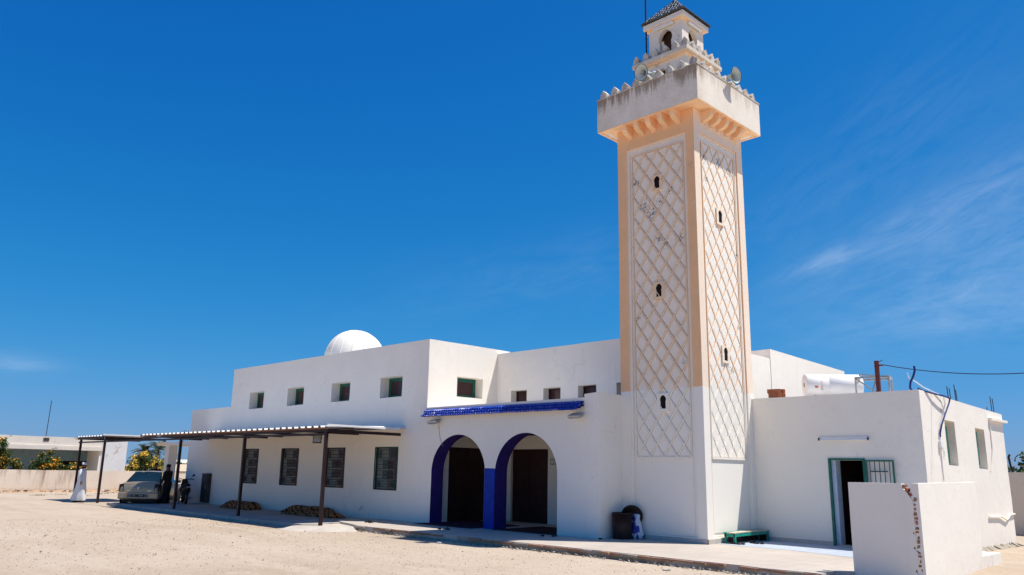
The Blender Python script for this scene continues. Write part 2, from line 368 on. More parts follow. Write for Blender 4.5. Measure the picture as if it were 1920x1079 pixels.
# pebbles on the lot
def pebbles():
    rnd = random.Random(5); mb = MB()
    for i in range(17000):
        dep = 3.5+rnd.random()**1.25*26; ang = YAW+rnd.uniform(-.62, .66)
        x = 10.5-sin(ang)*dep; y = -17.1+cos(ang)*dep
        if y > -3.45 or (x < -11 and y > -4.5): continue
        s = rnd.uniform(.006, .012)*(.7+dep*.05)*(1 if rnd.random() < .96 else 1.9)
        z = GZ+noise.noise(Vector((x*.35, y*.35, 0)))*.022+noise.noise(Vector((x*1.3, y*1.3, 5)))*.010-.012
        p = [Vector((x+rnd.uniform(.7, 1.3)*s*cos(k*pi/2+.3*rnd.random()), y+rnd.uniform(.7, 1.3)*s*sin(k*pi/2), z-.002)) for k in range(4)]
        mb.add(p+[Vector((x, y, z+s*rnd.uniform(.5, .9)))], [(0, 1, 4), (1, 2, 4), (2, 3, 4), (3, 0, 4)])
        mb.mi[-4:] = [rnd.choice((0, 0, 0, 1, 1, 2))]*4
    o = mb.build('pebbles', [simple('pebble_tan', (.30, .235, .17), .9), simple('pebble_dark', (.14, .105, .08), .9), simple('pebble_pale', (.52, .46, .38), .9)])
    tag(o, 'small loose pebbles scattered over the sandy lot', 'pebbles', kind='stuff')
pebbles()

# terrace slab
def terrace():
    pts = [(-11.95, -.98), (-11.74, -2.57), (-11.2, -2.72), (-10.8, -2.88), (-10.2, -3.03), (-9.55, -3.24)]
    rnd = random.Random(3); x = -9.3
    while x < 4.15: pts.append((x, -3.31+rnd.uniform(-.025, .025)+(-.05 if rnd.random() < .12 else 0))); x += rnd.uniform(.25, .6)
    pts += [(4.2, -3.32), (4.2, 2.3), (3.0, 2.6), (-9, 2.2), (-11.9, -.7)]
    mb = MB(); n = len(pts); mb.add([(a, b, 0) for a, b in pts]+[(a, b, GZ-.1) for a, b in pts], [tuple(range(n))]+[(i, i+n, (i+1) % n+n, (i+1) % n) for i in range(n)])
    o = tag(mb.build('terrace', M['terrace']), 'low pale tiled terrace with a broken terracotta edge along the arches', 'terrace', kind='structure')
    # broken terracotta edging, piece by piece
    x = -9.45
    while x < 4.1:
        L_ = rnd.uniform(.22, .5)
        if rnd.random() < .9:
            h = rnd.uniform(.04, .06); b = MB().bbox(-L_/2, L_/2, -.035, .045, -h, 0, .008)
            for i, v in enumerate(b.v): b.v[i] = v+noise.noise_vector(v*9+Vector((x*3, 0, 0)))*.014
            e = b.build('edging_brick', M['brickedge'] if rnd.random() < .85 else M['mortar'], None); e.parent = o
            e.location = (x+L_/2, -3.345+rnd.uniform(-.012, .012), -.006-rnd.uniform(0, .012)); e.rotation_euler = (rnd.uniform(-.05, .05), rnd.uniform(-.015, .015), rnd.uniform(-.03, .03))
        x += L_+rnd.uniform(.004, .02)
    # rubble and mortar crumbs under the edge
    mb = MB()
    for i in range(420):
        x = rnd.uniform(-9.8, 4.1); y = -3.40-abs(rnd.gauss(0, .10)); s = rnd.uniform(.012, .045)
        b = [Vector((x+rnd.uniform(-1, 1)*s, y+rnd.uniform(-1, 1)*s, GZ+rnd.uniform(-.01, .04))) for _ in range(6)]
        mb.add(b, [(0, 1, 2), (0, 2, 3), (3, 2, 4), (1, 5, 2), (4, 2, 5), (0, 3, 5), (0, 5, 1), (3, 4, 5)])
    tag(mb.build('rubble', M['mortar']), 'crumbled mortar lying along the foot of the terrace edge', 'rubble', kind='stuff')
    mb = MB(); mb.add([(.03, .33, .004), (1.85, .32, .004), (4.0, -.25, .004), (4.1, 2.37, .004), (.03, 2.37, .004)], [(0, 1, 2, 3, 4)])
    tag(mb.build('tiled_floor', M['terrace2']), 'pale blue floor tiles before the annex door', 'floor', kind='structure')
terrace()
# pavement under the canopy, ramp by the end post
mb = MB(); rnd = random.Random(8)
front = []; x = -26.6
while x < -11.1: front.append((x, -4.2+rnd.uniform(-.03, .03))); x += rnd.uniform(.3, .7)
poly = front+[(-11.0, -4.22), (-10.9, -3.6), (-11.0, -2.7), (-11.6, -2.45), (-11.9, -.9), (-26.6, -.9)]
n = len(poly); mb.add([(a, b, -.03) for a, b in poly]+[(a, b, GZ-.1) for a, b in poly], [tuple(range(n))]+[(i, i+n, (i+1) % n+n, (i+1) % n) for i in range(n)])
tag(mb.build('pavement', M['conc']), 'cracked concrete pavement shaded by the long canopy', 'pavement', kind='structure')
mb = MB(); ring = [(-11.05, -4.15), (-10.85, -4.55), (-10.3, -4.5), (-9.75, -4.1), (-9.45, -3.45), (-9.9, -3.1), (-10.8, -2.85), (-11.2, -2.7)]
out = [(-11.2, -4.5), (-10.95, -4.95), (-10.1, -4.95), (-9.3, -4.45), (-8.9, -3.65), (-9.4, -3.0), (-10.6, -2.7), (-11.4, -2.5)]
mb.add([(a, b, -.055) for a, b in ring]+[(a, b, -.15) for a, b in out], [tuple(range(8))]+[(i, (i+1) % 8, 8+(i+1) % 8, 8+i)[::-1] for i in range(8)])
M['ramp'] = simple('pale_concrete_ramp', (.49, .43, .36), .9, var=.12, vs=3, bump=.3, bs=25)
tag(mb.build('ramp', M['ramp'], None, 0), 'pale smoothed concrete ramp around the end post of the canopy', 'ramp', kind='structure')

# ================================================================== walls with openings
def wall(mb, ax, pos, dep, u0, u1, z0, z1, holes=(), ends=(1, 1), step=.5, top=True, zt=None):
    """ax 'y': face towards -Y at y=pos;  ax 'x': face towards +X at x=pos. holes (ua,ub,za,zb). zt(u): optional sloping top"""
    def sub(a, b, cuts):
        p = sorted(set([round(a, 4), round(b, 4)]+[round(c, 4) for c in cuts if a < c < b])); o = []
        for i in range(len(p)-1):
            k = max(1, int(math.ceil((p[i+1]-p[i])/step))); o += [p[i]+(p[i+1]-p[i])*j/k for j in range(k)]
        return o+[p[-1]]
    us = sub(u0, u1, [h[0] for h in holes]+[h[1] for h in holes]); zs = sub(z0, z1, [h[2] for h in holes]+[h[3] for h in holes])
    nu, nz = len(us)-1, len(zs)-1
    def hole(i, j):
        if i < 0 or j < 0 or i >= nu or j >= nz: return None
        a = (us[i]+us[i+1])/2; b = (zs[j]+zs[j+1])/2
        return any(h[0] < a < h[1] and h[2] < b < h[3] for h in holes)
    V = {}
    def P(i, j, k):
        if (i, j, k) not in V:
            a, b = us[i], zs[j]
            if zt: b = z0+(b-z0)*(zt(a)-z0)/(z1-z0)
            V[(i, j, k)] = len(mb.v); d = dep*k
            mb.v.append(Vector((a, pos+d, b)) if ax == 'y' else Vector((pos-d, a, b)))
        return V[(i, j, k)]
    def F(*q): mb.f.append(list(q)); mb.smooth.append(False); mb.mi.append(mb.cur)
    for i in range(nu):
        for j in range(nz):
            if hole(i, j): continue
            F(P(i, j, 0), P(i+1, j, 0), P(i+1, j+1, 0), P(i, j+1, 0))
            F(P(i, j+1, 1), P(i+1, j+1, 1), P(i+1, j, 1), P(i, j, 1))
            for (di, dj, a, b) in ((-1, 0, (i, j+1), (i, j)), (1, 0, (i+1, j), (i+1, j+1)), (0, -1, (i, j), (i+1, j)), (0, 1, (i+1, j+1), (i, j+1))):
                h = hole(i+di, j+dj)
                if h is None:
                    if di == -1 and not ends[0]: continue
                    if di == 1 and not ends[1]: continue
                    if dj == 1 and not top: continue
                    if dj == -1: continue
                    h = True
                if h: F(P(*b, 0), P(*a, 0), P(*a, 1), P(*b, 1))
    return mb
YF, XB, ZU, XL, ZL, XLL, YR, ZR, XP = -.98, -9.333, 5.68, -22.68, 4.07, -26.5, 2.053, 5.533, -2.456
WB = .010
hall = thing('prayer_hall', (-15, 4, 0), 'long white flat-roofed prayer hall with twin blue arches and small niche windows', 'building')
UW = [(-11.88, -10.675), (-14.89, -13.685), (-17.99, -16.785), (-21.07, -19.86)]
LW = [(-11.97, -10.715), (-14.985, -13.725), (-18.083, -16.805), (-21.13, -19.87)]
holes = [(a, b, 3.912, 4.60) for a, b in UW]+[(a, b, .912, 2.288) for a, b in LW]
mb = MB()
wall(mb, 'y', YF, .45, XL, XB, -.1, ZU, holes, (1, 0))
wall(mb, 'y', YF, .45, XLL, XL, -.1, ZL, (), (1, 0))
wall(mb, 'x', XB, .45, YF+.45, YR+.6, 3.2, ZU, [(.245, 1.392, 3.932, 4.594)], (0, 1))
mb.box(XB-.45, XB, YF, YF+.45, -.1, .0)
# the end face of the front wall above the porch
wall(mb, 'x', XB, .05, YF, YF+.45, 3.2, ZU, (), (0, 0))
mb.build('wall', M['white'], hall, WB)
# remaining walls and roofs of the blocks
mb = MB()
wall(mb, 'x', XB, .3, YR+.6, 14, 3.0, ZU-.02, (), (0, 1))
mb.box(XL, XL+.3, YF+.45, 14, -.1, ZU-.02); mb.box(XL+.3, XB-.3, 13.7, 14, -.1, ZU-.02)
mb.box(XLL, XLL+.3, YF+.45, 10, -.1, ZL-.01); mb.box(XLL+.3, XL, 9.7, 10, -.1, ZL-.01)
mb.build('rear_wall', M['white'], hall, WB)
mb = MB(); mb.box(XL+.3, XB-.45, YF+.45, 13.7, 5.1, 5.28); mb.box(XLL+.3, XL, YF+.45, 9.7, 3.6, 3.75); mb.box(XB, -1.8, YR+.3, 6.4, 4.9, 5.05)
mb.box(XB, XP-.01, YF+.3, YR, 3.12, 3.25); mb.box(-8.9, -1.8, 6.8, 12.0, 5.0, 5.15)
mb.build('roof', M['roofwhite'], hall)
# recessed upper wall behind the porch, which is also the back wall of the porch
RW = [(-8.64, -7.905), (-7.169, -6.42), (-5.70, -4.967), (-4.198, -3.45)]
mb = MB(); wall(mb, 'y', YR, .35, XB, -1.5, -.05, ZR, [(a, b, 3.70, 4.222) for a, b in RW]+[(-8.58, -6.945, .0, 2.29)], (0, 1))
wall(mb, 'x', -1.5, .3, YR+.35, 6.45, 3.0, 5.215, (), (0, 1))
wall(mb, 'y', 6.45, .3, -9, -1.48, 3.0, 5.50, (), (1, 0)); wall(mb, 'x', -1.48, .35, 6.45, 12.04, 3.0, 5.50, (), (1, 1), zt=lambda y: 5.50-(y-6.45)*.03)
mb.build('upper_wall', M['white'], hall, WB)
# ---- porch front with two arches, parapet and corner pier
A = [(-9.005, -6.612), (-6.20, -3.846)]; SPR, RISE = 1.52, 1.105; ZP = 3.49
def zarch(x, a): c = (a[0]+a[1])/2; h = (a[1]-a[0])/2; t = max(0, 1-((x-c)/h)**2); return SPR+RISE*sqrt(t)
mb = MB(); T = .48
def strip(x0, x1, zb0, zb1):
    n = 6
    for k in range(n):
        za0, zc0 = zb0+(ZP-zb0)*k/n, zb0+(ZP-zb0)*(k+1)/n; za1, zc1 = zb1+(ZP-zb1)*k/n, zb1+(ZP-zb1)*(k+1)/n
        mb.quad((x0, YF, za0), (x1, YF, za1), (x1, YF, zc1), (x0, YF, zc0)); mb.quad((x1, YF+T, za1), (x0, YF+T, za0), (x0, YF+T, zc0), (x1, YF+T, zc1))
    mb.quad((x0, YF, ZP), (x1, YF, ZP), (x1, YF+T, ZP), (x0, YF+T, ZP))
strip(XB, A[0][0], -.05, -.05); strip(A[1][1], -2.915, -.05, -.05)
strip(A[0][1], A[1][0], 1.652, 1.652)
for a in A:
    xs = [(a[0]+a[1])/2-(a[1]-a[0])/2*cos(pi*k/40) for k in range(41)]
    for k in range(40): strip(xs[k], xs[k+1], zarch(xs[k], a), zarch(xs[k+1], a))
mb.build('porch_wall', M['white'], hall, WB*.6, True)
# corner pier and side return of the porch
mb = MB(); wall(mb, 'y', YF-.004, T, -2.915, XP, -.05, 3.595, (), (1, 1), .3, zt=lambda x: 3.575+.03*(x+2.915)/.46)
wall(mb, 'x', XP, .30, YF+T-.004, .05, -.05, 3.60, (), (0, 0), .3, zt=lambda y: 3.605-.012*(y+.98))
mb.build('porch_pier', M['white'], hall, WB*.6)
# painted arch soffits
for a in A:
    mb = MB(); xs = [(a[0]+a[1])/2-(a[1]-a[0])/2*cos(pi*k/40) for k in range(41)]; e = .004
    c = (a[0]+a[1])/2
    path = [(a[0]+e, 0.0)]+[(c+(x-c)*.997, zarch(x, a)-e) for x in xs]+[(a[1]-e, 0.0)]
    for (p, q) in zip(path, path[1:]): mb.quad((p[0], YF+.002, p[1]), (q[0], YF+.002, q[1]), (q[0], YF+T, q[1]), (p[0], YF+T, p[1]))
    mb.build('arch_soffit', M['purple'], hall)
mb = MB(); mb.box(A[0][1]-.003, A[1][0]+.003, YF-.008, YF+T-.002, 0.0, 1.65); mb.build('pier', M['blue'], hall)
# porch side wall (with doorway), lintel, ceiling moulding
mb = MB(); wall(mb, 'x', -9.25, .08, YF+T, YR, -.02, 3.12, [(-.07, 1.52, .0, 2.30)], (0, 0)); wall(mb, 'x', -2.9, -.1, YF+T, YR, -.02, 3.12, (), (0, 0))
mb.build('porch_inner_wall', M['white'], hall)
mb = MB(); mb.box(-8.9, -5.0, YR-.05, YR-.003, 2.72, 2.76); mb.build('moulding', M['door'], hall)
def door(parent, ax):
    mb = MB()
    if ax == 'x': mb.box(-9.33, -9.29, -.07, 1.52, 0.0, 2.30); hd = MB().box(-9.29, -9.255, 1.36, 1.40, .95, 1.12)
    else: mb.box(-8.58, -6.945, YR+.09, YR+.13, 0.0, 2.29); hd = MB().box(-7.85, -7.81, YR+.05, YR+.09, .95, 1.12)
    d = mb.build('door', M['door'], parent)
    p = MB()
    if ax == 'x':
        for (a, b) in ((0.0, .68), (.78, 1.46)):
            for (c, e) in ((.15, 1.0), (1.15, 2.15)): p.box(-9.292, -9.27, a, b, c, e)
    else:
        for (a, b) in ((-8.5, -7.83), (-7.7, -7.02)):
            for (c, e) in ((.15, 1.0), (1.15, 2.15)): p.box(a, b, YR+.07, YR+.092, c, e)
    p.build('door_panels', M['door'], d); hd.build('handle', M['door'], d)
door(hall, 'x'); door(hall, 'y')
# ---- niche windows
def nwin_y(x0, x1, z0, z1, y, m='green', fw=.05, sw=.05):
    mb = MB(); mb.box(x0, x1, y, y+.06, z0, z0+fw).box(x0, x1, y, y+.06, z1-fw, z1).box(x0, x0+fw, y, y+.06, z0+fw, z1-fw).box(x1-fw, x1, y, y+.06, z0+fw, z1-fw)
    w = mb.build('window', M[m], hall)
    a, b, c, d = x0+fw+.008, x1-fw-.008, z0+fw+.008, z1-fw-.008; s = sw
    xm = (a+b)/2
    for (p, q) in ((a, b),):
        k = MB(); k.box(p, q, y+.012, y+.05, c, c+s).box(p, q, y+.012, y+.05, d-s, d).box(p, p+s, y+.012, y+.05, c+s, d-s).box(q-s, q, y+.012, y+.05, c+s, d-s); k.build('casement', M[m], w)
        MB().box(p+s, q-s, y+.028, y+.04, c+s, d-s).build('pane', M['pane'], w)
    MB().box(x0, x1, y+.09, y+.10, z0, z1).build('dark_backing', M['dark'], w)  # dark sheet standing in for the unlit room behind the pane
for a, b in UW: nwin_y(a, b, 3.912, 4.60, YF+.36)
for a, b in RW: nwin_y(a, b, 3.70, 4.222, YR+.26, 'door', .02, .025)
def nwin_x(y0, y1, z0, z1, x, parent, m='green'):
    fw = .055; mb = MB(); mb.box(x-.06, x, y0, y1, z0, z0+fw).box(x-.06, x, y0, y1, z1-fw, z1).box(x-.06, x, y0, y0+fw, z0+fw, z1-fw).box(x-.06, x, y1-fw, y1, z0+fw, z1-fw)
    w = mb.build('window', M[m], parent)
    a, b, c, d = y0+fw+.008, y1-fw-.008, z0+fw+.008, z1-fw-.008; s = .05; ym = (a+b)/2
    for (p, q) in ((a, b),):
        k = MB(); k.box(x-.05, x-.012, p, q, c, c+s).box(x-.05, x-.012, p, q, d-s, d).box(x-.05, x-.012, p, p+s, c+s, d-s).box(x-.05, x-.012, q-s, q, c+s, d-s); k.build('casement', M[m], w)
        MB().box(x-.04, x-.028, p+s, q-s, c+s, d-s).build('pane', M['pane'], w)
    MB().box(x-.10, x-.09, y0, y1, z0, z1).build('dark_backing', M['dark'], w)  # dark sheet again, the room's darkness as a colour
nwin_x(.245, 1.392, 3.932, 4.594, XB-.36, hall)
# ---- grilled lower windows
def grille(x0, x1, z0, z1, y, m):
    g = MB(); W_, H = x1-x0, z1-z0; t = .019
    X = lambda q: x0+W_*q
    Z = lambda q: z1-H*q
    def h(a, b, q): g.bar((X(a), y, Z(q)), (X(b), y, Z(q)), t, t)
    def v(q, a, b): g.bar((X(q), y, Z(a)), (X(q), y, Z(b)), t, t)
    for q in (.06, .94): v(q, .0, 1)
    for q in (.0, 1.0): v(q, 0, 1)
    for q in (.0, 1.0): h(0, 1, q)
    for q in (.065, .255, .31, .50, .555, .745, .80, .935): h(.06, .94, q)
    for q in (.165,): h(.27, .73, q)
    for q in (.41, .655): h(.06, .40, q); h(.60, .94, q)
    h(.27, .73, .87)
    for (a, b) in ((.065, .255), (.745+.055, .935)):
        v(.27, a, b); v(.73, a, b)
    for (a, b) in ((.31, .50), (.555, .745)): v(.40, a, b); v(.60, a, b)
    def orn(a, b, c, d):
        m_ = (a+b)/2; n_ = (c+d)/2
        for k in range(2):
            cz = c+(d-c)*(.28+.44*k); rr = (b-a)*W_*.30
            pts = [(X(m_)+rr*cos(2*pi*j/10), y, Z(cz)+rr*1.05*sin(2*pi*j/10)) for j in range(11)]
            for p, q in zip(pts, pts[1:]): g.bar(p, q, t*.8, t*.8, (0, 1, 0))
        g.bar((X(m_), y, Z(c)), (X(m_), y, Z(d)), t*.8, t*.8)
    for (c, d) in ((.065, .255), (.80, .935)): orn(.06, .27, c, d); orn(.73, .94, c, d)
    for (c, d) in ((.31, .50), (.555, .745)): orn(.40, .60, c, d)
    return g
for i, (a, b) in enumerate(LW):
    z0, z1 = .912, 2.288; y = YF+.05; gm = 'greendark' if i == 0 else 'steel'
    mb = MB(); fw = .035; mb.box(a, b, y, y+.07, z0, z0+fw).box(a, b, y, y+.07, z1-fw, z1).box(a, a+fw, y, y+.07, z0+fw, z1-fw).box(b-fw, b, y, y+.07, z0+fw, z1-fw)
    w = mb.build('window', M[gm], hall)
    xm = a+(b-a)*.50
    sh = MB()
    nsl = 16
    for k in range(nsl):
        zz = z0+.05+(z1-z0-.1)*k/nsl; sh.add([(a+fw, y+.035, zz), (xm, y+.035, zz), (xm, y+.055, zz+(z1-z0-.1)/nsl*1.05), (a+fw, y+.055, zz+(z1-z0-.1)/nsl*1.05)], [(0, 1, 2, 3)])
    sh.box(a+fw, xm, y+.058, y+.066, z0+fw, z1-fw); sh.build('shutter', M['panegrey'], w)
    MB().box(xm, b-fw, y+.05, y+.06, z0+fw, z1-fw).build('pane', M['pane'], w)
    MB().box(a, b, y+.16, y+.17, z0, z1).build('dark_backing', M['dark'], w)  # near-black sheet in place of the shaded room behind the grille
    grille(a+.012, b-.012, z0+.012, z1-.012, YF-.006, gm).build('grille', M[gm], w)
# ---- blue glazed eave tiles, each one a piece
eave = MB().box(-9.36, -2.92, YF-.10, YF-.001, 3.26, 3.30); eave.add([(-9.36, YF-.002, 3.44), (-2.92, YF-.002, 3.40), (-2.92, YF-.15, 3.20), (-9.36, YF-.15, 3.20)], [(0, 3, 2, 1)])
eave = eave.build('eave', simple('dark_blue_tile_bed', (.008, .02, .12), .7), hall)
def barrel(L_, r1, r2, n=6):
    mb = MB(); vs = []
    for (yy, rr, zz) in ((0, r1, 0), (-L_, r2, 0)):
        for k in range(n+1): t = pi*k/n; vs.append((rr*cos(t), yy, rr*sin(t)*1.2+zz))
    mb.add(vs, [(k, k+1, n+1+k+1, n+1+k) for k in range(n)], True)
    vs2 = [Vector(v)*1 for v in vs[n+1:]]; mb.add(vs2+[Vector((0, -L_, 0))], [(k, k+1, n+1) for k in range(n)])
    return mb
tb = barrel(.12, .030, .047).mesh('tile', M['tile'])
NT_ = 60
for rw in range(3):
    for k in range(NT_):
        x = -9.30+k*(6.36/NT_)+(.053 if rw == 1 else 0)+random.uniform(-.004, .004); s = (x+9.36)/6.44
        if x > -2.95: continue
        zz = (3.40-.02*s)-rw*.075; yy = YF-.004-rw*.052
        piece('tile', tb, eave, (x, yy, zz), (radians(33+random.uniform(-3, 3)), 0, random.uniform(-.03, .03)))
# ---- dome on the hall
dm = MB(); CX, CY, CZ_, R_ = -19.45, 3.0, 6.25, 1.33
prof = [(R_*cos(t), R_*sin(t)) for t in [radians(90*k/22) for k in range(23)]]
dm.lathe([(R_, -1.1)]+prof, (CX, CY, CZ_), 64); dome = dm.build('dome', M['white'], hall, 0)
for k in range(16):
    t = 2*pi*k/16+.1; pts = [(CX+(q[0]+.002)*cos(t), CY+(q[0]+.002)*sin(t), CZ_+q[1]+.002) for q in prof]
    MB().tube(pts, .014, 5).build('seam', M['white'], dome)
MB().box(-20.6, -20.2, -.4, .1, ZU-.3, ZU+.07).build('roof_vent', M['white'], hall)

# ================================================================== minaret
WT = 2.478
mina = thing('minaret', (-WT/2, WT/2, 0), 'tall square minaret with diamond lattice faces, crenellated balcony and tiled lantern', 'minaret')
def fp(face, uu, d, z):
    """uu from the near corner, d inwards"""
    return Vector((-uu, d, z)) if face == 0 else Vector((-d, uu, z))
core = MB(); core.box(-WT+.08, -.08, .08, WT-.001, -.1, 11.03); core.box(-WT, -WT+.08, .0, WT, -.1, 11.03)
PO = (.26, 2.18)
shaft = None
mb = core
def rect(face, u0, u1, z0, z1, d0, d1):
    """block on a face from depth d0 (outer) to d1"""
    a, b = fp(face, u0, d0, z0), fp(face, u1, d1, z1)
    mb_ = MB(); mb_.box(min(a.x, b.x), max(a.x, b.x), min(a.y, b.y), max(a.y, b.y), z0, z1); return mb_
wall(mb, 'y', 0, .08, -WT+.08, 0, -.1, 11.03, [(-PO[1], -PO[0], .14, 10.41)], (0, 1), .7)
wall(mb, 'x', 0, .08, .08, WT, -.1, 11.03, [(PO[0], PO[1], .14, 10.41)], (0, 1), .7)
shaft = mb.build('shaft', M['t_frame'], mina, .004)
LU, LZ0, LZ1, PU = .385, 2.01, 10.17, 1.615/4; PZ = (LZ1-LZ0)/14
for fc in (0, 1):
    # stepped panel surround, plain lower panel
    q = MB()
    for (a, b, c, d) in ((PO[0], PO[1], LZ1+.20, 10.41), (PO[0], PO[0]+.075, .14, LZ1+.20), (PO[1]-.075, PO[1], .14, LZ1+.20)):
        t_ = rect(fc, a, b, c, d, .035, .079); q.add(t_.v, t_.f)
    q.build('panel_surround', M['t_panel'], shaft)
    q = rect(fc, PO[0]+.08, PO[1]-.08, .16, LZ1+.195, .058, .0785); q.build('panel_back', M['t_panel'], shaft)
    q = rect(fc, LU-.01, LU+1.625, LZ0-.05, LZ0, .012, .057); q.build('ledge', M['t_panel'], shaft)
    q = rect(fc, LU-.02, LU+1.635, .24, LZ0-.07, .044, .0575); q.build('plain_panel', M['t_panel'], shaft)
    # ribs: straight diagonals clipped to the lattice field
    def clip(u, v, s):
        # line through (u at z=v) with slope s=dz/du, clipped to the field
        pts = []
        for uu in (LU, LU+1.615):
            z = v+s*(uu-u)
            if LZ0-1e-6 <= z <= LZ1+1e-6: pts.append((uu, z))
        for z in (LZ0, LZ1):
            uu = u+(z-v)/s
            if LU+1e-6 < uu < LU+1.615-1e-6: pts.append((uu, z))
        return pts[:2] if len(pts) >= 2 else None
    sl = PZ/PU; nrm = Vector((0, -1, 0)) if fc == 0 else Vector((1, 0, 0))
    for s in (sl, -sl):
        for k in range(-5, 20):
            c = clip(LU, LZ0+k*PZ, s)
            if not c or abs(c[0][0]-c[1][0]) < .05: continue
            d = (.040 if s > 0 else .042)-(.008 if fc == 0 else 0)
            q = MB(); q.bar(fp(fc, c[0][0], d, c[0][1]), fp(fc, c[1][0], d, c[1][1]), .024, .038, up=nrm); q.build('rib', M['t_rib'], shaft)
    # border ribs
    for (a, b) in ((LU-.02, LU), (LU+1.615, LU+1.635)):
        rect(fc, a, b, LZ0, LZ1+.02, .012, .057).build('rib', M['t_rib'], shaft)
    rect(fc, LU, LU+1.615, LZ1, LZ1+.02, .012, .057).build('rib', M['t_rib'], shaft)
    # raised diamonds between the ribs
    hu, hz = PU/2-.018, PZ/2-.026
    def dmesh(kind):
        m_ = MB()
        outer = {'full': [(-hu, 0), (0, -hz), (hu, 0), (0, hz)], 'L': [(0.012, -hz), (hu, 0), (.012, hz)], 'R': [(-.012, hz), (-hu, 0), (-.012, -hz)], 'T': [(-hu, -.014), (0, -hz), (hu, -.014)], 'B': [(hu, .014), (0, hz), (-hu, .014)]}[kind]
        inner = [(p[0]*.82+(.01 if kind == 'L' else -.01 if kind == 'R' else 0), p[1]*.82) for p in outer]; n = len(outer)
        fn = (lambda p, d: Vector((-p[0], d, p[1]))) if fc == 0 else (lambda p, d: Vector((-d, p[0], p[1])))
        m_.add([fn(p, .020) for p in outer]+[fn(p, -.006) for p in inner], [tuple(range(n, 2*n))]+[(i, (i+1) % n, n+(i+1) % n, n+i) for i in range(n)])
        me = m_.mesh('diamond_panel', M['t_panel'])
        bm = bmesh.new(); bm.from_mesh(me); bmesh.ops.recalc_face_normals(bm, faces=bm.faces)
        want = Vector((0, -1, 0)) if fc == 0 else Vector((1, 0, 0))
        big = max(bm.faces, key=lambda x: x.calc_area())
        if big.normal.dot(want) < 0: bmesh.ops.reverse_faces(bm, faces=bm.faces)
        bm.to_mesh(me); bm.free(); return me
    ms = {k: dmesh(k) for k in ('full', 'L', 'R', 'T', 'B')}
    wins = [(1.19, 9.225), (1.205, 6.25), (1.16, 3.35)] if fc == 0 else [(1.17, 8.28), (1.165, 4.595)]
    def blocked(uu, z): return any(abs(uu-a) < .17 and abs(z-b) < .22 for a, b in wins)
    for k in range(15):
        for i in range(4):
            z = LZ0+k*PZ; uu = LU+(i+.5)*PU
            if blocked(uu, z): continue
            # u grows away from the near corner on both faces
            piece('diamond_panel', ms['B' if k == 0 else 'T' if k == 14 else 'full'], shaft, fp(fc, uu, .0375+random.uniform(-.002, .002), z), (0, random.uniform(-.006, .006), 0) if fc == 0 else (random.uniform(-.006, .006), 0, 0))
        if k < 14:
            for i in range(5):
                z = LZ0+(k+.5)*PZ; uu = LU+i*PU
                if blocked(uu, z): continue
                piece('diamond_panel', ms['L' if i == 0 else 'R' if i == 4 else 'full'], shaft, fp(fc, uu, .0375+random.uniform(-.002, .002), z))
# keyhole windows
def keyhole(w, h, n=9):
    """pointed horseshoe outline, centred, counter-clockwise, (x,z)"""
    zs = -h/2; nb = h*.62-h/2; o = [(-w*.44, zs), (w*.44, zs), (w*.42, nb-h*.02)]
    for k in range(n+1):
        t = -pi*.16+(pi*.5+pi*.16)*k/n; o.append((w*.5*cos(t), nb+h*.10+w*.5*sin(t)*1.0+(.07*h*(k/n)**3)))
    o += [(-a, b) for a, b in o[::-1][1:-2]]
    o[-1] = o[-1]
    out = []
    for p in o:
        if not out or (abs(p[0]-out[-1][0])+abs(p[1]-out[-1][1])) > 1e-5: out.append(p)
    return out
def plate(hw, hz_, inner, fn, d0, d1, dz=0):
    """rectangular plate with an opening: rect half sizes, inner outline, fn(x,z,d)"""
    mb = MB(); outer = [(-hw, -hz_), (hw, -hz_), (hw, hz_), (-hw, hz_)]
    bm = bmesh.new(); es = []
    for loop in (outer, inner):
        vv = [bm.verts.new((x, 0, z)) for x, z in loop]; es += [bm.edges.new((vv[i], vv[(i+1) % len(vv)])) for i in range(len(vv))]
    bmesh.ops.triangle_fill(bm, use_beauty=True, use_dissolve=False, edges=es, normal=(0, -1, 0)); bm.verts.index_update(); bm.normal_update()
    vs = [v.co.copy() for v in bm.verts]; fs = [[v.index for v in (q.verts if q.normal.y < 0 else list(q.verts)[::-1])] for q in bm.faces]; bm.free()
    mb.add([fn(v.x, v.z, d0) for v in vs], fs); mb.add([fn(v.x, v.z, d1) for v in vs], [q[::-1] for q in fs])
    for loop, fl_ in ((inner, 1), (outer, 0)):
        n = len(loop); mb.add([fn(x, z, d0) for x, z in loop]+[fn(x, z, d1) for x, z in loop], [(i, (i+1) % n, n+(i+1) % n, n+i) if fl_ else (i, n+i, n+(i+1) % n, (i+1) % n) for i in range(n)])
    return mb
for fc, wl in ((0, [(1.19, 9.225, .155, .22), (1.205, 6.25, .18, .235), (1.16, 3.35, .17, .23)]), (1, [(1.17, 8.28, .18, .225), (1.165, 4.595, .18, .22)])):
    for (uu, z, hw, hh) in wl:
        fn = lambda x, zz, d, uu=uu, z=z, fc=fc: fp(fc, uu+x, d, z+zz)
        fr = plate(hw, hh, keyhole(.19, .32), fn, -.004, .056).build('window', M['t_rib'], shaft)
        t_ = rect(fc, uu-hw+.02, uu+hw-.02, z-hh+.02, z+hh-.02, .014, .055); t_.build('opening', M['dark'], fr)
# skirting
mb = MB(); mb.box(-WT, .015, -.015, -.0005, 0, .11); mb.box(.0005, .015, -.015, 2.37, 0, .11); mb.build('skirting', simple('grey_skirting_tiles', (.50, .45, .40), .6, var=.1), mina)
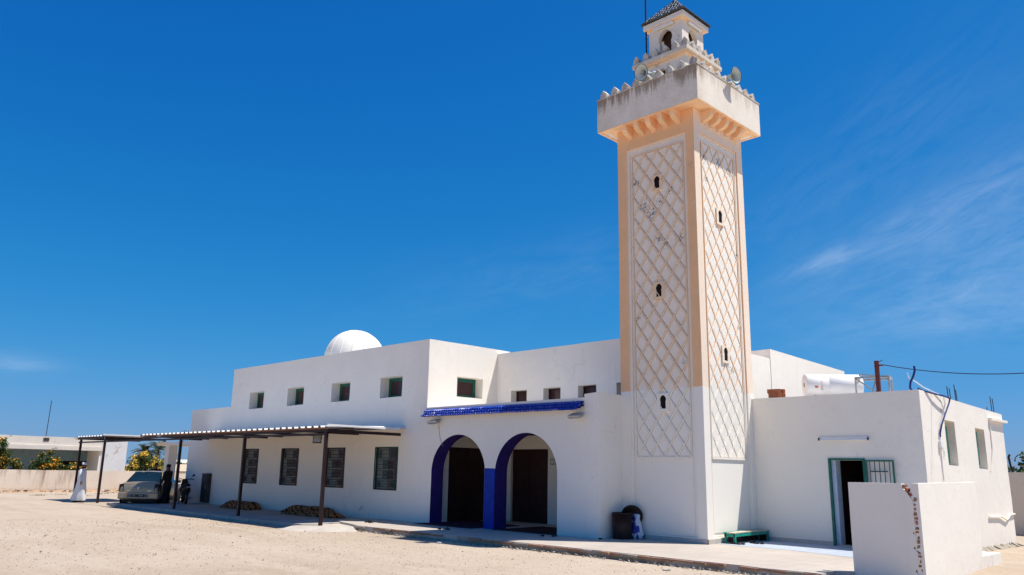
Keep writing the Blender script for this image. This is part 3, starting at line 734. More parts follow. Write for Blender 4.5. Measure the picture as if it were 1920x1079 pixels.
# corbels: S-shaped brackets, five a side
def corbel():
    pts = []
    for k in range(8): t = pi/2*k/7; pts.append((-.30*sin(t)-.02, .02+.24*(1-cos(t))*1.0))      # (outward, z)
    prof = [(0.0, -.0), (-.05, 0)]+[(-.05-.27*sin(t), .06+.20*(1-cos(t))) for t in [pi/2*k/7 for k in range(8)]]+[(-.32, .33), (0, .33)]
    return prof
cprof = corbel()
for fc in range(4):
    for k in range(5):
        uu = WT/2+(k-2)*.392; w2 = .075
        mb = MB()
        if fc == 0: fn = lambda p, a, uu=uu: Vector((-uu+a, p[0], 10.70+p[1]))
        elif fc == 1: fn = lambda p, a, uu=uu: Vector((-p[0], uu+a, 10.70+p[1]))
        elif fc == 2: fn = lambda p, a, uu=uu: Vector((-uu+a, WT-p[0], 10.70+p[1]))
        else: fn = lambda p, a, uu=uu: Vector((-WT+p[0], uu+a, 10.70+p[1]))
        mb.prism(cprof, -w2, w2, fn); mb.build('corbel', M['peach'], mina, 0, True)
OV = .403; C0, C1 = 11.035, 12.0
mb = MB(); mb.box(-WT-.40, .40, -.40, WT+.40, 11.036, 11.08); mb.build('balcony_soffit', M['peach'], mina)
mb = MB(); e = OV-.002
for (a, b, c, d) in ((-WT-e, e, -e, -e+.07), (-WT-e, e, WT+e-.07, WT+e), (-WT-e, -WT-e+.07, -e+.07, WT+e-.07), (e-.07, e, -e+.07, WT+e-.07)): mb.box(a, b, c, d, 11.018, 11.0355)
mb.build('drip_edge', M['peach'], mina)
mb = MB(); t = .22
wall(mb, 'y', -OV, t, -WT-OV, OV, C0, C1, (), (1, 1), .3); wall(mb, 'x', OV, t, -OV+t, WT+OV, C0, C1, (), (0, 1), .3)
mb.box(-WT-OV, -WT-OV+t, -OV+t, WT+OV, C0, C1); mb.box(-WT-OV+t, OV-t, WT+OV-t, WT+OV, C0, C1)
par = mb.build('parapet', M['cornice'], mina, .006)
mb = MB(); mb.box(-WT-OV+t, OV-t, -OV+t, WT+OV-t, 11.5, 11.6); mb.build('balcony_floor', M['lantern'], mina)
mb = MB()
for (a, b, c, d) in ((-WT-OV-.015, OV+.015, -OV-.015, -OV+.23), (-WT-OV-.015, OV+.015, WT+OV-.23, WT+OV+.015), (-WT-OV-.015, -WT-OV+.23, -OV+.23, WT+OV-.23), (OV-.23, OV+.015, -OV+.23, WT+OV-.23)): mb.box(a, b, c, d, C1+.001, C1+.028)
mb.build('coping', M['merlon'], mina, .004)
def merlon(w, h, th):
    mb = MB(); prof = [(-w/2, 0), (w/2, 0), (w/2, h*.58), (0, h), (-w/2, h*.58)]; mb.prism(prof, -th/2, th/2, lambda p, a: Vector((p[0], a, p[1])))
    bm = bmesh.new(); me = mb.mesh('merlon', M['merlon']); bm.from_mesh(me); bmesh.ops.recalc_face_normals(bm, faces=bm.faces); bmesh.ops.bevel(bm, geom=bm.edges[:], offset=.012, segments=1, affect='EDGES'); bm.to_mesh(me); bm.free(); return me
m1 = merlon(.225, .30, .17); m2 = merlon(.19, .30, .14)
def crown_row(me, half, z, n, inset):
    cx, cy = -WT/2, WT/2; h = half-inset
    for k in range(n):
        o = -half+inset+(2*half-2*inset)*(k+.0)/(n-1) if n > 1 else 0
        for (px, py, rz) in ((cx+o, cy-h, 0), (cx+h, cy+o, pi/2), (cx+o, cy+h, 0), (cx-h, cy+o, pi/2)):
            if k == n-1 and rz == 0 and py > cy: continue
            if k == 0 and rz != 0 and px > cx: continue          # corners shared with the front row
            if k in (0, n-1) and rz != 0 and px < cx: continue
            piece('merlon', me, mina, (px+random.uniform(-.008, .008), py+random.uniform(-.008, .008), z-.005), (random.uniform(-.03, .03), random.uniform(-.03, .03), rz+random.uniform(-.04, .04)))
crown_row(m1, WT/2+OV, C1+.028, 9, .16)
# second tier
S2, S2w = .925, .805; cx, cy = -WT/2, WT/2
def tierfn(fc, S):
    return [lambda x, z, d: Vector((cx+x, cy-S+d, z)), lambda x, z, d: Vector((cx+S-d, cy+x, z)), lambda x, z, d: Vector((cx-x, cy+S-d, z)), lambda x, z, d: Vector((cx-S+d, cy-x, z))][fc]
tier = MB()
for fc in range(4):
    fn = tierfn(fc, S2w); off = 12.27; w_ = S2w if fc in (0, 2) else S2w-.15
    pl = plate(w_, .67, [(a, b+.10) for a, b in keyhole(.42, .66)], lambda x, z, d, fn=fn: fn(x, z+off, d), 0, .15); tier.add(pl.v, pl.f)
tier = tier.build('upper_tier', M['lantern'], mina, 0, False)
MB().box(cx-S2w+.2, cx+S2w-.2, cy-S2w+.2, cy+S2w-.2, 11.6, 12.93).build('dark_tier_block', M['dark'], tier)  # dark block added behind the arches to read as unlit interior
mb = MB(); mb.box(cx-S2+.05, cx+S2-.05, cy-S2+.05, cy+S2-.05, 12.941, 13.02); mb.build('upper_soffit', M['peach'], mina)
mb = MB(); mb.bbox(cx-S2, cx+S2, cy-S2, cy+S2, 13.021, 13.14, .015); mb.build('upper_ledge', M['cornice'], mina)
crown_row(m2, S2, 13.14, 6, .11)
# lantern
S3 = .56
lan = MB()
for fc in range(4):
    fn = tierfn(fc, S3); w_ = S3 if fc in (0, 2) else S3-.14
    pl = plate(w_, .56, [(a, b-.08) for a, b in keyhole(.46, .92)], lambda x, z, d, fn=fn: fn(x, z+13.70, d), 0, .14); lan.add(pl.v, pl.f)
lan = lan.build('lantern', M['lantern'], mina)
MB().box(cx-.26, cx+.30, cy-.24, cy+.30, 13.141, 14.244).build('dark_core', simple('shaded_interior_brown', (.085, .045, .03), .9), lan)  # dark core added so the inside of the lantern looks shaded
SE = .69
MB().bbox(cx-SE+.01, cx+SE-.01, cy-SE+.01, cy+SE-.01, 14.262, 14.42, .012).build('eave_slab', M['lantern'], mina)
MB().box(cx-SE+.04, cx+SE-.04, cy-SE+.04, cy+SE-.04, 14.245, 14.263).build('eave_soffit', M['peach'], mina)
# pyramid roof of small glazed barrel tiles
APX = 15.27; rb = MB(); HB = SE+.03
cor = [(cx-HB, cy-HB), (cx+HB, cy-HB), (cx+HB, cy+HB), (cx-HB, cy+HB)]
rb.add([(a, b, 14.43) for a, b in cor]+[(cx, cy, APX)], [(0, 1, 4), (1, 2, 4), (2, 3, 4), (3, 0, 4), (3, 2, 1, 0)])
pyr = rb.build('lantern_roof', simple('black_glazed_roof', (.02, .022, .026), .3, spec=.5), mina)
rt = MB(); rows = 15
for fc in range(4):
    ang = fc*pi/2; R3 = Matrix.Rotation(ang, 3, 'Z')
    for rw in range(rows):
        t0 = rw/rows; half = HB*(1-t0); cnt = max(1, int(round(2*half/.082)))
        for k in range(cnt):
            x = (k+.5)/cnt*2*half-half; z = 14.43+(APX-14.43)*t0; y = -half
            s_ = (APX-14.43); L_ = .085; dy = L_*HB/sqrt(HB*HB+s_*s_); dz = L_*s_/sqrt(HB*HB+s_*s_)
            n = 4; vs = []
            for (q, rr) in ((-.01, .037), (1.15, .028)):
                for j in range(n+1):
                    a_ = pi*j/n; vs.append(R3 @ Vector((x+rr*cos(a_), y+dy*q-.012-.03*sin(a_)*.7, z+dz*q+.004+rr*sin(a_)*.9))+Vector((cx, cy, 0)))
            rt.cur = 0
            if (2*rw+k) % 3 == 0 and rw > 0: rt.cur = 2
            rt.add(vs, [(j, j+1, n+1+j+1, n+1+j) for j in range(n)]+[tuple(range(n+1))], False)
o = rt.build('roof_tiles', [simple('black_glazed_tile', (.022, .024, .03), .22, spec=.6), simple('terracotta_eave_tile', (.40, .19, .09), .8), simple('grey_white_glazed_tile', (.42, .42, .41), .25, spec=.6)], pyr); o['kind'] = 'stuff'
fin_ = MB(); fin_.lathe([(0.0, 0), (.07, .0), (.05, .06), (.03, .08), (.085, .13), (.10, .19), (.085, .25), (.03, .30), (.03, .34), (.07, .39), (.075, .43), (.05, .49), (.02, .52), (.02, .56), (.045, .60), (.03, .66), (.008, .72), (0, .95)], (cx, cy, APX-.02), 16)
fin_.build('finial', simple('dark_bronze', (.06, .035, .025), .4, .6), mina)
# fluorescent tubes under the lantern eave
for (p0, p1, nm) in (((cx-.36, cy-SE+.07, 14.20), (cx+.30, cy-SE+.07, 14.20), 0), ((cx+SE-.07, cy-.28, 14.20), (cx+SE-.07, cy+.36, 14.20), 1)):
    fx = thing('tube_light', ((p0[0]+p1[0])/2, (p0[1]+p1[1])/2, 14.2), ['white tube light under the front eave of the minaret lantern', 'white tube light under the right-hand eave of the minaret lantern'][nm], 'tube light', 'tube lights')
    MB().bar(p0, p1, .07, .06).build('housing', M['whitepl'], fx)
    MB().tube([Vector(p0)-Vector((0, 0, .045)), Vector(p1)-Vector((0, 0, .045))], .017, 8).build('tube', M['whitepl'], fx)
# lightning pole beside the lantern
pl_ = thing('mast_pole', (-1.86, .62, 13.1), 'thin dark mast standing beside the minaret lantern', 'mast')
mb = MB(); mb.tube([(-1.86, .62, 13.1), (-1.86, .62, 16.6)], .022, 6); mb.build('pole', M['steel'], pl_)
for z in (13.4, 14.1): MB().bar((-1.88, .60, z), (-1.78, .72, z), .03, .02).build('clamp', M['grey'], pl_)
# horn loudspeakers on the balcony
def horn(loc, dirv, label):
    h = thing('horn_loudspeaker', loc, label, 'loudspeaker', 'horn loudspeakers on the minaret')
    q = Vector(dirv).normalized().to_track_quat('Z', 'Y').to_matrix()
    pr = [(.03, -.46), (.035, -.36), (.05, -.26), (.08, -.16), (.13, -.07), (.19, -.015), (.225, .0)]
    hm = simple('horn_paint', (.50, .55, .52), .45, var=.08) if 'horn_paint' not in bpy.data.materials else bpy.data.materials['horn_paint']
    mb = MB(); mb.lathe(pr, loc, 28, q); mb.lathe([(a-.008, b+.004) for a, b in pr][::-1], loc, 28, q); mb.build('bell', hm, h)
    mb = MB(); mb.lathe([(.218, -.006), (.232, -.004), (.235, .006), (.222, .012)], loc, 28, q); mb.build('rim', M['greendark'], h)
    mb = MB(); mb.lathe([(.0, -.02), (.028, -.04), (.032, -.12), (.03, -.2)], loc, 12, q); mb.build('phasing_plug', M['grey'], h)
    mb = MB(); mb.lathe([(0, -.62), (.075, -.61), (.085, -.55), (.08, -.48), (.03, -.44)], loc, 16, q); mb.build('driver', hm, h)
    c = Vector(loc)+q @ Vector((0, 0, -.30)); mb = MB(); mb.bar(c+Vector((0, 0, -.04)), c+Vector((0, 0, -.25)), .05, .02); mb.build('bracket', M['grey'], h)
horn((-1.27, -.50, 12.30), (-.10, -1.0, -.28), 'grey horn loudspeaker on the shaded left side of the minaret balcony')
horn((.60, 1.28, 12.22), (1.0, -.10, -.16), 'grey horn loudspeaker on the sunlit right side of the minaret balcony')

# ================================================================== annex
annex = thing('annex', (2, 5.5, 0), 'low white annex with a green gated doorway, right of the minaret', 'building')
YA, XA, YE = 2.378, 4.153, 8.96
zta = lambda y: 3.56-(y-YA)*.0245
mb = MB(); wall(mb, 'y', YA, .3, .0, XA, -.1, 3.56, [(1.945, 2.82, 0.0, 1.985)], (1, 0))
wall(mb, 'x', XA, .3, YA+.3, YE, -.15, 3.56, [(3.95, 4.69, 1.935, 3.005), (6.30, 7.06, 1.92, 2.985)], (0, 1), zt=zta)
wall(mb, 'x', XA, .29, YA, YA+.3, -.15, 3.56, (), (0, 0)); mb.box(0, XA-.3, YE-.3, YE, -.1, 3.4); mb.box(0, .3, YA+.3, YE-.3, -.1, 3.4)
mb.build('wall', M['white'], annex, WB)
MB().box(.3, XA-.3, YA+.3, YE-.3, 3.30, 3.40).build('roof', M['roofwhite'], annex)
MB().box(.016, 1.94, YA-.016, YA-.001, 0, .10).build('skirting', bpy.data.materials['grey_skirting_tiles'], annex)
nwin_x(3.95, 4.69, 1.935, 3.005, XA-.27, annex); nwin_x(6.30, 7.06, 1.92, 2.985, XA-.27, annex)
# green window leaves pushed open against the reveal
for (y0, z0, z1) in ((3.95, 1.96, 2.82), (6.30, 1.95, 2.80)): MB().box(XA-.16, XA+.012, y0+.003, y0+.10, z0, z1).build('window_leaf', M['green'], annex)
# doorway: green frame, room beyond, open gate leaf
fr = MB(); fr.box(1.945, 2.0, YA-.03, YA+.05, 0, 2.03); fr.box(2.77, 2.82, YA-.03, YA+.05, 0, 2.03); fr.box(2.0, 2.77, YA-.03, YA+.05, 1.985, 2.03)
fr.build('door_frame', M['green'], annex)
rm = MB(); rm.box(1.90, 2.9, 4.6, 4.65, 0, 2.2); rm.box(1.85, 1.9, YA+.3, 4.6, 0, 2.2); rm.box(2.9, 2.95, YA+.3, 4.6, 0, 2.2); rm.box(1.85, 2.95, YA+.3, 4.6, 2.2, 2.25); rm.build('passage', simple('dark_red_passage', (.05, .016, .014), .8), annex)
MB().box(2.0, 2.10, YA+.04, YA+.30, 0, 1.985).build('door_jamb', simple('pale_blue_jamb', (.50, .58, .66), .7, var=.1), annex)
MB().box(2.0, 2.77, YA+.02, YA+.25, 0.002, .03).build('threshold', M['terrace'], annex)
leaf = MB(); lx0, lx1 = 2.845, 3.49; ly = YA-.06
for (a, b) in ((lx0, lx0+.035), (lx1-.035, lx1)): leaf.box(a, b, ly-.015, ly+.015, .05, 1.99)
leaf.box(lx0+.035, lx1-.035, ly-.015, ly+.015, 1.955, 1.99); leaf.box(lx0+.035, lx1-.035, ly-.015, ly+.015, .05, .085); leaf.box(lx0+.035, lx1-.035, ly-.012, ly+.012, 1.0, 1.03)
gate = leaf.build('gate_leaf', M['green'], annex)
for k in range(5):
    x = lx0+.035+(lx1-lx0-.07)*(k+.6)/5.2; MB().box(x-.007, x+.007, ly-.007, ly+.007, .085, 1.955).build('gate_bar', M['greendark'], gate)
MB().box(lx0+.12, lx1-.14, ly-.02, ly-.008, 1.72, 1.745).build('gate_rail', M['greendark'], gate)
MB().box(2.83, 2.845, ly-.02, YA-.003, 0.1, 1.95).build('gate_post', M['green'], annex)
# gutter pipe on the annex side
mb = MB(); mb.box(XA+.002, XA+.09, 7.55, 9.12, 3.16, 3.225); g_ = mb.build('gutter', M['white'], annex); MB().box(XA+.012, XA+.08, 9.121, 9.135, 3.17, 3.215).build('gutter_mouth', M['dark'], annex)
MB().tube([(XA+.02, 7.60, 3.16), (XA+.02, 7.60, 2.4), (XA+.02, 7.25, 1.80)], .016, 6).build('downpipe', M['white'], annex)
MB().tube([(XA+.03, 6.6, .67), (XA+.04, 7.6, .65), (XA+.05, 8.1, .55), (XA+.04, 8.5, .67), (XA+.03, 9.0, .68)], .022, 6).build('conduit', M['white'], annex)
# broken concrete lip along the foot of the annex side
mb = MB(); rnd = random.Random(4)
for k in range(26):
    y = 3.8+k*.2; mb.add([(XA+.002, y, -.13), (XA+.10+rnd.uniform(0, .16), y+rnd.uniform(-.05, .05), -.14), (XA+.1+rnd.uniform(0, .16), y+.2, -.14), (XA+.002, y+.2, -.13), (XA+.002, y, -.06+rnd.uniform(-.02, .03)), (XA+.002, y+.2, -.06+rnd.uniform(-.02, .03))], [(0, 1, 4), (1, 2, 5, 4), (2, 3, 5)])
mb.build('footing', M['mortar'], annex)

# ================================================================== low enclosure wall with the broken brick corner
low = thing('enclosure_wall', (5.1, -1, GZ), 'low white wall with a broken corner showing bricks, before the annex door', 'wall')
mb = MB(); zs = [GZ-.05+.06*k for k in range(28)]; zs = [z for z in zs if z < 1.49]+[1.51]; rnd = random.Random(21)
YB0, YB1, XC = -2.70, -2.55, 5.655
xe = []
for z in zs:
    if z > 1.44: x = XC-.27
    elif z > 1.24: x = XC-.25+(1.44-z)*.75
    else: x = XC-.10+.02*noise.noise(Vector((0, 0, z*6)))+(-.06 if rnd.random() < .14 else 0)
    xe.append(x+rnd.uniform(-.008, .008))
n = len(zs); vs = []
for z, x in zip(zs, xe):
    vs += [(4.495, YB0, z), (4.9, YB0, z), (x, YB0, z), (x, YB1, z), (4.495, YB1, z)]
for i in range(n-1):
    a, b = i*5, (i+1)*5; mb.add([vs[a+j] for j in range(5)]+[vs[b+j] for j in range(5)], [(0, 1, 6, 5), (1, 2, 7, 6), (2, 3, 8, 7), (3, 4, 9, 8), (4, 0, 5, 9)])
mb.add(vs[-5:], [(0, 1, 2, 3, 4)])
mb.build('front_panel', M['white'], low, .006, True)
def skew(mb_, k):
    for i, v in enumerate(mb_.v): mb_.v[i] = Vector((v.x+(v.y-YB0)*k, v.y, v.z))
    return mb_
mb = MB(); wall(mb, 'x', XC, .13, YB0+.015, 1.55, GZ-.1, 1.535, (), (1, 1), .35, zt=lambda y: 1.515+.005*(y-YB0)); skew(mb, -.075); mb.build('side_panel', M['white'], low, .008)
# the side panel stops short of a low plinth against the annex, and a return closes the yard
mb = MB(); wall(mb, 'x', 5.30, .5, 1.56, 2.95, GZ-.1, .08, (), (1, 1), .3); wall(mb, 'y', 1.41, .14, XA+.002, 5.20, GZ-.1, 1.50, (), (0, 0), .3); mb.build('return_panel', M['white'], low, .006)
mb = MB(); mb.bbox(3.98, 4.493, -2.82, -1.3, GZ-.1, .015, .02); mb.build('plinth', M['ramp'], low, .004)
# bricks in the fracture
for i, z in enumerate([GZ+.075*k for k in range(22)]):
    x0 = XC-.10+.014*noise.noise(Vector((3, 0, z*5))); x1 = XC-.055+.014*noise.noise(Vector((9, 0, z*7)))
    if z > 1.23: x0 = XC-.10-.75*(z-1.23); x1 = x0+.045
    if z > 1.46: continue
    b = MB().bbox(x0+rnd.uniform(-.008, .008), x1, YB0-.004+rnd.uniform(-.004, .012), YB1+.01, z+.006, z+rnd.uniform(.04, .066), .006)
    for j, v in enumerate(b.v): b.v[j] = v+noise.noise_vector(v*14)*.022
    b.build('brick', M['brick'] if (z < .2 or rnd.random() < .35) else M['brickedge'], low)
cr = MB(); cr.box(XC-.115, XC-.04, YB0+.012, YB1, GZ-.05, 1.24); cr.build('mortar_core', simple('dirty_mortar', (.13, .085, .06), .95, var=.4, vs=25, bump=.6), low)

# ================================================================== canopy over the pavement
can = thing('canopy', (-18, -2.5, GZ), 'long flat steel canopy on thin brown posts along the hall', 'canopy')
YC = -3.83
def roof_sheet(x0, x1, z0, z1, y1):
    """trapezoidal sheet, ribs running front to back"""
    mb = MB(); p = .38; x = x0; vs = []
    prof = []
    while x < x1-1e-3:
        for (dx, h) in ((0, 0), (.06, 0), (.075, .055), (.19, .055), (.205, 0)):
            if x+dx <= x1: prof.append((x+dx, h))
        x += p
    prof.append((x1, 0))
    for (yy, zz) in ((YC-.08, z0), (y1, z1)):
        for (a, h) in prof: vs.append((a, yy, zz+h))
    m = len(prof); mb.add(vs, [(i, i+1, m+i+1, m+i) for i in range(m-1)])
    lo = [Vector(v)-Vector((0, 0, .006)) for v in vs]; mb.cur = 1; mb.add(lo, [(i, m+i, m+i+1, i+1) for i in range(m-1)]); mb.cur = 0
    return mb
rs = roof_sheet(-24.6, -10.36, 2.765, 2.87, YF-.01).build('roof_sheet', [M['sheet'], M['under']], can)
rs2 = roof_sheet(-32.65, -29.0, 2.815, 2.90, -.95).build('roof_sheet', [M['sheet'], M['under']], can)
MB().box(-10.385, -10.335, YC-.09, YF-.25, 2.80, 2.86).build('edge_flashing', M['sheet'], can)
bpy.context.view_layer.update()
MB().box(-29.02, -28.97, YC-.09, -.95, 2.85, 2.91).build('edge_flashing', M['sheet'], can)
MB().box(-24.6, -10.39, YC-.10, YC-.06, 2.715, 2.757).build('front_purlin', M['rust'], can)
MB().box(-24.6, -10.39, YC-.04, YC+.04, 2.64, 2.71).build('front_beam', M['steel'], can)
MB().box(-32.5, -29.05, YC-.06, YC, 2.70, 2.80).build('front_beam', M['steel'], can)
MB().box(-32.4, -10.52, YC-.03, YC+.03, 2.535, 2.60).build('tie_beam', M['steel'], can)
posts = [(-10.5, -.06), (-15.55, -.03), (-20.7, -.03), (-28.9, GZ-.03), (-32.15, GZ-.03)]
for (x, z) in posts: MB().box(x-.045, x+.045, YC-.045, YC+.045, z-.04, 2.64 if x > -26 else 2.70).build('post', M['steel'], can)
MB().box(-10.46, -10.40, YC+.045, YF-.16, 2.62, 2.71).build('rafter', M['steel'], can)
for x in (-15.55, -20.7): MB().box(x-.03, x+.03, YC+.045, -3.0, 2.54, 2.62).build('bracket', M['steel'], can)
for x in (-13.0, -15.5, -18.1, -20.7, -22.7, -24.5): MB().box(x-.03, x+.03, YC+.045, YF-.01, 2.70, 2.765).build('rafter', M['steel'], can)
for x in (-29.1, -32.3): MB().box(x-.03, x+.03, YC+.045, -1.0, 2.70, 2.80).build('rafter', M['steel'], can)
for y in (-2.9, -1.9): MB().box(-24.55, -10.47, y-.02, y+.02, 2.765+.03*(y+3.9)-.03, 2.765+.03*(y+3.9)).build('purlin', M['steel'], can)
# side porch at the far end of the hall
sp = thing('side_porch', (-28.5, -.4, GZ), 'white concrete slab porch on a square column at the far end of the hall', 'porch')
MB().box(-30.2, -26.51, -.98, 1.2, 2.49, 2.65).build('slab', M['white'], sp, .005); MB().box(-29.15, -28.72, -.95, -.55, GZ-.05, 2.49).build('column', M['white'], sp, .005)
MB().box(-28.9, -28.5, .8, 1.15, GZ-.05, 2.49).build('column', M['white'], sp, .005)
for (x, h) in ((-29.0, .22), (-28.7, .25), (-28.55, .24), (-28.3, .2)):
    rb_ = thing('rebar', (x, -.3, 2.65), 'short starter bar above the far side porch, %s of four' % ({-29.0: 'leftmost', -28.7: 'second', -28.55: 'third', -28.3: 'rightmost'}[x]), 'rebar', 'starter bars on the side porch')
    MB().tube([(x, -.3, 2.64), (x+.02, -.3, 2.65+h+.35)], .012, 5).build('bar', M['steel'], rb_)

# ================================================================== things on and around the buildings
def text_mesh(txt, size, mat, font=None, extrude=.0015):
    c = bpy.data.curves.new('txt', 'FONT'); c.body = txt; c.size = size; c.extrude = extrude; c.align_x = 'CENTER'; c.align_y = 'CENTER'; c.resolution_u = 3
    if font: c.font = font
    o = bpy.data.objects.new('txt', c); COL.objects.link(o); bpy.context.view_layer.update()
    me = bpy.data.meshes.new_from_object(o.evaluated_get(bpy.context.evaluated_depsgraph_get())); bpy.data.objects.remove(o); me.materials.clear(); me.materials.append(mat); return me
M['glassled'] = panemat('floodlight_glass', (.38, .37, .30), .3)
def flood(loc, rz, tilt, label, w=.30, h=.2):
    t = thing('floodlight', loc, label, 'floodlight', 'floodlights on the hall', local=True, rz=rz)
    R = Matrix.Rotation(tilt, 3, 'X')
    def rot(mb_):
        mb_.v = [R @ v+Vector((0, -.16, 0)) for v in mb_.v]; return mb_
    rot(MB().bbox(-w/2, w/2, -.035, .03, -h/2, h/2, .012)).build('housing', M['grey'] if w > .3 else M['steel'], t)
    rot(MB().box(-w/2+.02, w/2-.02, -.040, -.036, -h/2+.02, h/2-.02)).build('lens', M['glassled'], t)
    fm = MB()
    for k in range(6): fm.box(-w/2+.03+k*(w-.06)/5-.004, -w/2+.03+k*(w-.06)/5+.004, .03, .06, -h/2+.02, h/2-.02)
    rot(fm).build('fins', M['grey'], t)
    MB().bar((0, 0, 0), (0, -.15, 0), .04, .03).bar((-w/2-.01, -.16, 0), (w/2+.01, -.16, 0), .02, .02).build('bracket', M['black'], t)
flood((-8.75, YF-.03, 3.03), 0, radians(-72), 'grey floodlight over the left arch, just below the blue tiles', .36, .26)
flood((-3.05, YF-.03, 3.02), 0, radians(-70), 'grey floodlight right of the arches, near the porch pier', .36, .26)
flood((-11.40, -3.55, 2.46), radians(52), radians(-16), 'square floodlight hanging under the canopy beside the end post', .26, .30)
cb = thing('cable', (-8.7, YF, 2.9), 'thin cable sagging from the left floodlight to the left arch', 'cable')
MB().tube([(-8.72, YF-.012, 3.0), (-8.70, YF-.012, 2.8), (-8.66, YF-.012, 2.6), (-8.58, YF-.012, 2.42), (-8.46, YF-.012, 2.28)], .006, 5).build('wire', M['grey'], cb)
# plaque in the second arch: black border, two illegible lines of script
sg = thing('wall_sign', (-6.7, YR, 1.9), 'small white sign with black border and two lines of script, right of the second door', 'sign')
MB().box(-6.82, -6.46, YR-.014, YR-.001, 1.80, 1.99).build('board', M['whitepl'], sg)
mb = MB()
for (a, b, c, d) in ((-6.82, -6.46, 1.80, 1.812), (-6.82, -6.46, 1.978, 1.99), (-6.82, -6.808, 1.812, 1.978), (-6.472, -6.46, 1.812, 1.978)): mb.box(a, b, YR-.017, YR-.0142, c, d)
mb.build('border', M['black'], sg)
mb = MB()
for (zz, pts) in ((1.93, [(0, .0), (.03, .02), (.05, .005), (.07, .03), (.09, .0), (.12, -.008), (.14, .02), (.16, .03), (.17, .0), (.21, -.01), (.23, .02), (.26, .0), (.28, .035)]), (1.85, [(0, .01), (.02, -.02), (.06, -.025), (.09, .0), (.10, .03), (.12, -.005), (.15, .02), (.17, -.01), (.20, .0), (.22, .028), (.235, -.012), (.28, .0)])):
    p = [(-6.785+a, YR-.0165, zz+b) for a, b in pts]
    for q, w_ in zip(p, p[1:]): mb.bar(q, w_, .011, .003, (0, 1, 0))
    for a in (.06, .15, .22): mb.box(-6.785+a, -6.773+a, YR-.018, YR-.015, zz+.038, zz+.048)
mb.build('script', M['black'], sg)
# door mats / carpets on the porch floor
def carpetmat(name, c1, c2, sc):
    t = NT(name); a = t.noise(sc, 5, .6, None, 1.2); c = t.mix(t.ramp(a, .42, .55), c1, c2); t.bump(t.noise(60), .4); return t.fin(c, .95, 0, .1)
M['carpet'] = carpetmat('dark_red_carpet', (.055, .016, .016), (.10, .035, .03), 7)
M['carpet2'] = carpetmat('purple_red_carpet', (.045, .014, .030), (.085, .030, .045), 7)
def rug(pts, label, m, z=.012):
    mb = MB(); n = len(pts); c = Vector((sum(p[0] for p in pts)/n, sum(p[1] for p in pts)/n, z+.006)); q = []
    for k in range(n):
        a, b = Vector(pts[k]), Vector(pts[(k+1) % n])
        for j in range(6): t_ = a.lerp(b, j/6); q.append(t_+Vector((noise.noise(Vector((t_.x*2, t_.y*2, 0)))*.02, noise.noise(Vector((t_.x*2, t_.y*2, 4)))*.02)))
    n = len(q); top = [(p.x, p.y, z+abs(noise.noise(Vector((p.x*3, p.y*3, 1))))*.018) for p in q]; bot = [(p.x, p.y, .001) for p in q]
    mb.add(top+bot+[c], [(i, (i+1) % n, 2*n) for i in range(n)]+[(i, n+i, n+(i+1) % n, (i+1) % n) for i in range(n)])
    return tag(mb.build('carpet', m), label, 'carpet', 'carpets at the arches')
rug([(-9.18, -1.42), (-6.75, -1.38), (-6.70, .6), (-9.15, 1.2), (-9.15, -.4)], 'dark purple carpet spread on the floor of the left arch', M['carpet2'])
rug([(-6.1, -1.12), (-3.92, -1.05), (-3.9, .9), (-6.2, 1.0)], 'dark red carpet spread on the floor of the right arch', M['carpet'])
# sandals
def sandal(x, y, rz, label, big=1.0, z=.0):
    t = thing('sandal', (x, y, z), label, 'sandal', 'sandals left on the terrace', local=True, rz=rz)
    o = [(.0, -.13), (.03, -.125), (.038, -.08), (.030, -.01), (.045, .06), (.042, .11), (.015, .14), (-.02, .135), (-.042, .10), (-.044, .05), (-.032, -.02), (-.036, -.09), (-.02, -.125)]
    mb = MB(); n = len(o); mb.add([(a*big, b*big, .002) for a, b in o]+[(a*big, b*big, .024+.008*(b < -.02)) for a, b in o], [tuple(range(n))[::-1], tuple(range(n, 2*n))]+[(i, (i+1) % n, n+(i+1) % n, n+i) for i in range(n)]); mb.build('sole', M['black'], t)
    mb = MB()
    for k in range(6):
        t0, t1 = pi*k/6, pi*(k+1)/6
        mb.add([(cos(t0)*.045*big, .03*big, .02+sin(t0)*.05), (cos(t1)*.045*big, .03*big, .02+sin(t1)*.05), (cos(t1)*.043*big, .085*big, .02+sin(t1)*.038), (cos(t0)*.043*big, .085*big, .02+sin(t0)*.038)], [(0, 1, 2, 3), (3, 2, 1, 0)])
    mb.build('strap', M['black'], t)
SD = [(-10.33, -2.28, .3, 'black sandal on the sunlit terrace left of the arches, left of its pair'), (-10.10, -2.34, .55, 'black sandal on the sunlit terrace left of the arches, right of its pair'),
      (-7.05, -2.22, .9, 'black sandal at the edge of the terrace before the left arch, left of its pair'), (-6.80, -2.16, 1.2, 'black sandal at the edge of the terrace before the left arch, right of its pair'),
      (-3.85, -1.52, .8, 'black sandal before the right arch, left of its pair'), (-3.60, -1.36, .4, 'black sandal before the right arch, right of its pair'),
      (-2.46, -.95, .9, 'black sandal on the terrace at the foot of the porch pier, beside the bin'),
      (.36, .62, 1.3, 'black sandal before the green bench, near its sunlit end'), (.47, .76, .5, 'black sandal lying askew before the green bench, second from its sunlit end'),
      (.52, 1.2, 1.2, 'black sandal before the green bench, third from its sunlit end'), (.66, 1.30, .6, 'black sandal before the green bench, nearest the annex wall')]
for q in SD: sandal(*q, big=1.05)
